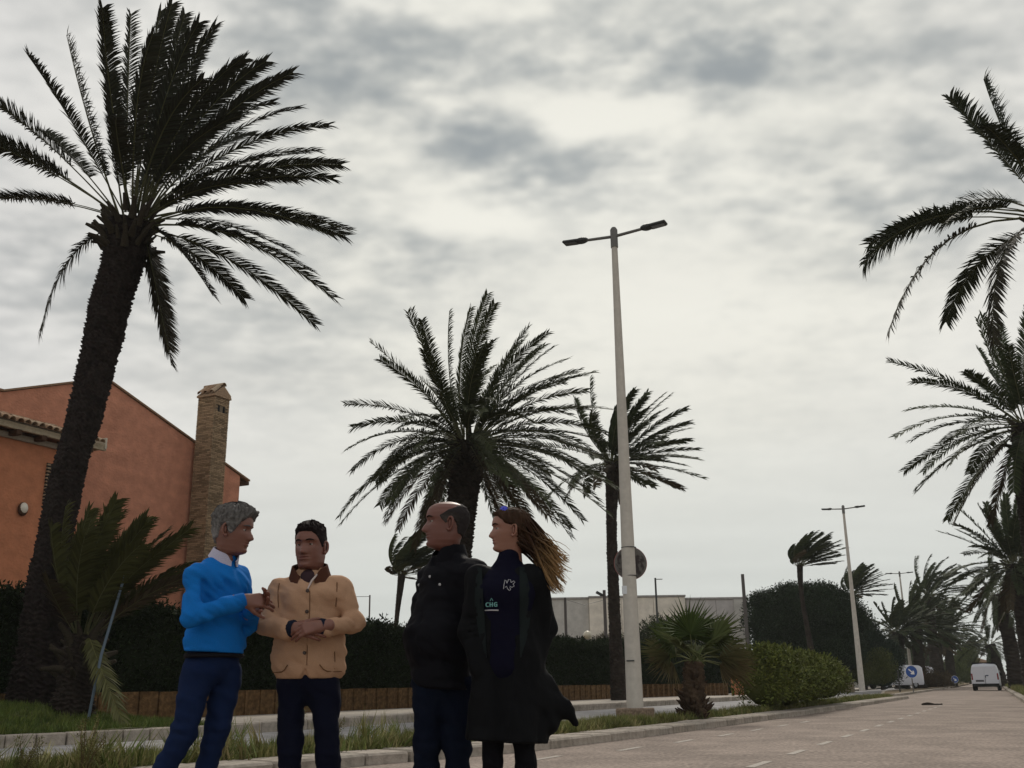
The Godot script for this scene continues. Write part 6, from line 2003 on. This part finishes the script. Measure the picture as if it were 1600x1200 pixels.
func woman(rump: FastNoiseLite, skin_m: Material, hair_m: Material) -> void:
	var o := thing("person", Vector3(0.02, 0, -5.25), "person with long windblown hair in an open black coat over a navy hoodie, looking left", "person", "people talking on the avenue")
	var skin := Color(0.28, 0.13, 0.09)
	var j := {"pelvis": Vector3(-0.07, 0.92, 0), "chest": Vector3(-0.06, 1.30, 0), "neck": Vector3(-0.045, 1.46, 0), "wide": Vector3(0.94, 0, 0.34),
		"sh": [Vector3(0.085, 1.365, 0.03), Vector3(-0.205, 1.365, -0.02)], "el": [Vector3(0.132, 1.12, -0.04), Vector3(-0.245, 1.11, 0.0)], "wr": [Vector3(0.06, 0.95, 0.0), Vector3(-0.19, 0.94, 0.04)],
		"hip": [Vector3(-0.01, 0.86, 0), Vector3(-0.135, 0.86, 0)], "kn": [Vector3(0.018, 0.50, 0.02), Vector3(-0.135, 0.50, 0.02)], "an": [Vector3(0.04, 0.09, 0), Vector3(-0.135, 0.09, 0)], "toe": Vector3(-0.4, 0, 0.9).normalized()}
	var mb := MB.new()
	body_core(mb, j, skin)
	var H := 0.208
	var t := frame(Vector3(-0.043, 1.506, 0.0), Vector3(-0.985, 0.0, 0.15), Vector3(0, 1, 0))
	head(mb, t, H, skin, -0.06, 0.88)
	hand(mb, j.wr[0] + Vector3(-0.02, 0, -0.02), Vector3(-0.5, -0.8, -0.2), Vector3(-0.5, 0, -0.9), 1.0, [0.4, 0.4, 0.4, 0.4, 0.2], skin, 0.88)
	hand(mb, j.wr[1] + Vector3(0.03, 0, -0.02), Vector3(0.5, -0.8, -0.1), Vector3(0.9, 0, -0.4), -1.0, [0.4, 0.4, 0.4, 0.4, 0.2], skin, 0.88)
	put(mb, "body", skin_m, o)
	face_parts(o, t, H, Color(0.03, 0.018, 0.012), hair_m, skin)
	# hair drawn back over the crown, long ends flying downwind
	var nz := FastNoiseLite.new()
	nz.frequency = 1.0
	nz.fractal_octaves = 3
	nz.seed = 3
	var root_c := Color(0.040, 0.024, 0.016)
	var hr := hair(t, H, [[0, 0.85], [35, 0.83], [55, 0.74], [68, 0.63], [82, 0.60], [95, 0.52], [110, 0.30], [130, 0.05], [180, -0.05]],
		func(y, a): return 0.055 + 0.03 * smoothstep(0.5, 0.9, y) + 0.03 * nz.get_noise_3d(sin(a) * 5.0, y * 3.0, cos(a) * 14.0), -0.06,
		func(y, a): return root_c * (1.0 + 0.7 * nz.get_noise_3d(sin(a) * 6.0, y * 4.0, cos(a) * 20.0)))
	var hs := put(hr, "hair", hair_m, o)
	var r := RandomNumberGenerator.new()
	r.seed = 12
	var locks := MB.new()
	for k in 300:
		var a := r.randf_range(PI * 0.56, PI * 1.44)
		var y := r.randf_range(0.12, 0.86)
		var hp := head_point(y, a, 0.0, 0.0)
		var p0 := t * (hp * 1.05 * H)
		var fall := r.randf()
		var reach := r.randf_range(0.55, 1.0)
		var zz := r.randf_range(-0.06, 0.07) + p0.z * 0.4
		var tip := Vector3(lerpf(0.235, 0.20, fall) * reach + 0.03, lerpf(1.50, 1.285, pow(fall, 0.7)), zz)
		if k % 9 == 0: tip += Vector3(0.03, r.randf_range(0.0, 0.06), 0)
		var p1 := Vector3(maxf(p0.x, 0.02) + 0.07, lerpf(p0.y, tip.y, 0.30) + 0.015, lerpf(p0.z, zz, 0.5))
		var p2 := tip + Vector3(-0.06, 0.045 + 0.03 * sin(k * 1.7), 0.01)
		var pts := []
		var rad := []
		var rows := 9
		var w0 := r.randf_range(0.0035, 0.0075)
		for q in rows:
			var u := q / float(rows - 1)
			var pp := p0.bezier_interpolate(p1, p2, tip, u) + Vector3(0, sin(u * 9.0 + k) * 0.004 * u, cos(u * 8.0 + k * 1.3) * 0.004 * u)
			pts.append(pp)
			rad.append(w0 * (1.0 - 0.85 * u))
		var b0 := locks.v.size()
		locks.tube(pts, rad, 4, root_c, false)
		var tone := r.randf_range(0.75, 1.3)
		for q in rows:
			var u := smoothstep(0.25, 0.85, q / float(rows - 1))
			var c := root_c.lerp(Color(0.30, 0.185, 0.085), u * r.randf_range(0.75, 1.0)) * tone
			for z in 4: locks.c[b0 + q * 4 + z] = c
	put(locks, "locks", hair_m, hs)
	# sunglasses pushed up on the hair
	var gm := surf(0.02, 0.03, 0.42, 0.15)
	var sg := Node3D.new()
	sg.name = "sunglasses"
	o.add_child(sg)
	for e in [-1.0, 1.0]:
		var g := MB.new()
		var q := t * Transform3D(Basis(Vector3.RIGHT, -0.85) * Basis(Vector3.UP, e * 0.75), Vector3(e * 0.17, 1.015, 0.16) * H)
		var rows := []
		for a in 5:
			var row := []
			for b in 20:
				var an := TAU * b / 20
				var rr := a / 4.0
				row.append(q * (Vector3(cos(an) * 0.125 * rr, sin(an) * 0.095 * rr, 0.03 * (1.0 - rr * rr)) * H))
			rows.append(row)
		g.grid(rows, true)
		put(g, "lens", gm, sg)
		var fr := MB.new()
		var pts := []
		var rad := []
		for b in 21:
			var an := TAU * b / 20
			pts.append(q * (Vector3(cos(an) * 0.128, sin(an) * 0.098, 0.0) * H))
			rad.append(0.0022)
		fr.tube(pts, rad, 5, Color.WHITE, false)
		fr.tube([q * (Vector3(e * 0.128, 0.03, 0) * H), t * (Vector3(e * 0.36, 0.72, 0.05) * H), t * (Vector3(e * 0.37, 0.60, -0.10) * H)], [0.0022, 0.0022, 0.002], 5)
		put(fr, "glasses_frame", surf(0.01, 0.01, 0.02, 0.3), sg)
	# hoodie
	var f := Field.new(Vector3(-0.34, 0.84, -0.22), Vector3(0.22, 1.53, 0.28), 0.0105)
	f.bone(Vector3(-0.075, 0.95, 0.01), Vector3(-0.065, 1.30, 0.01), 0.112, 0.112, 0.05, j.wide, 1.3)
	f.bone(j.sh[0] + Vector3(-0.03, 0, 0), j.sh[1] + Vector3(0.03, 0, 0), 0.055, 0.055, 0.06)
	f.bone(Vector3(-0.05, 1.36, 0), Vector3(-0.046, 1.475, 0), 0.09, 0.062, 0.05)
	f.bone(Vector3(-0.12, 1.285, 0.05), Vector3(-0.015, 1.285, 0.06), 0.075, 0.075, 0.06)
	for k in 4:
		f.fold(Vector3(-0.16, 1.16 - 0.05 * k, 0.12), Vector3(0.0, 1.14 - 0.04 * k, 0.14), 0.014, 0.005)
	f.rumple(rump, 0.006, Vector3(3, 7, 3))
	var hd := put(f.mb(), "hoodie", cloth(0.006, 0.006, 0.016), o)
	# coat: open at the front, skirts blown to the right
	var g2 := Field.new(Vector3(-0.40, 0.52, -0.30), Vector3(0.38, 1.50, 0.34), 0.0115)
	g2.bone(Vector3(-0.07, 0.98, -0.01), Vector3(-0.062, 1.30, -0.015), 0.135, 0.118, 0.05, j.wide, 1.38)
	g2.bone(Vector3(-0.07, 1.0, -0.01), Vector3(-0.085, 0.58, -0.01), 0.138, 0.165, 0.04, j.wide, 1.22)
	g2.bone(Vector3(0.02, 0.98, -0.03), Vector3(0.13, 0.67, -0.04), 0.085, 0.06, 0.06, Vector3(0, 0, 1), 1.3)
	g2.bone(Vector3(0.11, 0.85, -0.03), Vector3(0.235, 0.72, -0.04), 0.06, 0.035, 0.05)
	g2.bone(Vector3(0.215, 0.755, -0.04), Vector3(0.268, 0.668, -0.045), 0.035, 0.014, 0.02)
	g2.bone(Vector3(0.06, 0.68, -0.03), Vector3(0.09, 0.58, -0.03), 0.06, 0.05, 0.03)
	g2.bone(j.sh[0], j.sh[1], 0.064, 0.064, 0.07)
	g2.bone(Vector3(-0.05, 1.37, -0.03), Vector3(-0.035, 1.44, -0.05), 0.085, 0.05, 0.05)
	for k in 2:
		g2.bone(j.sh[k], j.el[k], 0.066, 0.058, 0.035)
		g2.bone(j.el[k], j.wr[k], 0.058, 0.050, 0.03)
		var e: Vector3 = j.el[k]
		for q in 4:
			g2.fold(e + Vector3(-0.06, 0.05 - 0.03 * q, 0.04), e + Vector3(0.06, 0.065 - 0.03 * q, 0.05), 0.012, 0.009)
	for k in 6:
		var x := -0.24 + 0.075 * k
		g2.fold(Vector3(x, 0.96, 0.14), Vector3(x + 0.04 + 0.02 * k, 0.60, 0.14), 0.018, 0.010 if k % 2 else -0.008)
	g2.cut(Vector3(-0.085, 1.46, 0.19), Vector3(-0.095, 1.04, 0.19), 0.075, 0.085, Vector3(0, 0, 1), 1.35)
	g2.cut(Vector3(-0.095, 1.04, 0.19), Vector3(-0.10, 0.50, 0.20), 0.085, 0.05, Vector3(0, 0, 1), 1.2)
	g2.rumple(rump, 0.012, Vector3(5.5, 2.2, 5.5))
	g2.rumple(rump, -0.004, Vector3(5, 9, 5))
	g2.hem(Vector3(-0.06, 0.588, 0), Vector3(0.06, 1, 0))
	put(g2.mb(), "coat", cloth(0.0065, 0.007, 0.008, 0.8), o)
	var lap := cloth(0.012, 0.017, 0.017, 0.75)
	for side in [[0.005, 0.035, 0.0, 0.055], [-0.185, -0.165, -0.16, -0.215]]:
		var b := MB.new()
		var rows := []
		for k in 13:
			var u := k / 12.0
			var y := lerpf(1.42, 0.98, u)
			var x0 := lerpf(side[0], side[2], u)
			var wd := (0.055 if side[0] > -0.1 else -0.045) * sin(PI * (0.15 + 0.8 * u))
			var row := []
			for q in 4:
				var x := x0 + wd * q / 3.0
				row.append(g2.skin(x, y).max(f.skin(x, y)) + Vector3(0, 0, 0.006 - 0.002 * q))
			if side[0] < -0.1: row.reverse()
			rows.append(row)
		b.grid(rows, false)
		put(b, "lapel", lap, o)
	# prints on the hoodie
	var white := surf(0.50, 0.50, 0.52, 0.8)
	var teal := surf(0.16, 0.36, 0.34, 0.8)
	var tm := TextMesh.new()
	tm.text = "CHG"
	var fnt := SystemFont.new()
	fnt.font_names = PackedStringArray(["Droid Sans"])
	fnt.font_weight = 700
	tm.font = fnt
	tm.font_size = 24
	tm.pixel_size = 0.00125
	tm.depth = 0.003
	inst(tm, "lettering", teal, hd, Transform3D(Basis(Vector3.UP, -0.2), f.skin(-0.135, 1.232) + Vector3(0, 0, 0.005)))
	stroke(hd, f, [[-0.168, 1.208], [-0.135, 1.206], [-0.102, 1.204]], 0.0032, white, "print_bar")
	stroke(hd, f, [[-0.142, 1.250], [-0.135, 1.262], [-0.128, 1.250]], 0.0018, teal, "print_mark")
	for l in [[[-0.075, 1.305], [-0.073, 1.325], [-0.068, 1.350], [-0.062, 1.346], [-0.058, 1.333]], [[-0.058, 1.333], [-0.050, 1.352], [-0.040, 1.350], [-0.038, 1.336]], [[-0.038, 1.336], [-0.024, 1.344], [-0.018, 1.338], [-0.028, 1.328]], [[-0.028, 1.328], [-0.022, 1.318], [-0.034, 1.312], [-0.044, 1.318]], [[-0.068, 1.312], [-0.060, 1.318], [-0.056, 1.306], [-0.048, 1.298]], [[-0.044, 1.312], [-0.040, 1.302], [-0.046, 1.296]]]:
		stroke(hd, f, l, 0.0013, white, "print_outline")
	for l in [[[-0.192, 1.350], [-0.202, 1.345], [-0.208, 1.332]], [[-0.208, 1.332], [-0.214, 1.318], [-0.206, 1.310]], [[-0.206, 1.310], [-0.216, 1.300], [-0.210, 1.294]]]:
		stroke(hd, f, l, 0.0013, white, "print_outline")
	trousers(o, j, 0.078, 0.056, 0.045, cloth(0.007, 0.007, 0.009), rump, 0.10)
	shoes(o, j, surf(0.02, 0.018, 0.018, 0.5))

func _ready() -> void:
	rng.seed = 20240311
	make_view()
	make_ground()
	bark = painted(0.95, 0.35, 0.35)
	leafy = painted(0.75)
	leafy.metallic_specular = 0.2
	leafy.backlight_enabled = true
	leafy.backlight = Color(0.2, 0.22, 0.1)
	leaf_mat = painted(0.65)
	leaf_mat.metallic_specular = 0.2
	sprays = [spray(14, 0.15, 0.10), spray(16, 0.22, 0.11, 0.4, 9), spray(14, 0.30, 0.22, 0.16, 21)]
	make_plants()
	make_buildings()
	make_street()
	make_people()
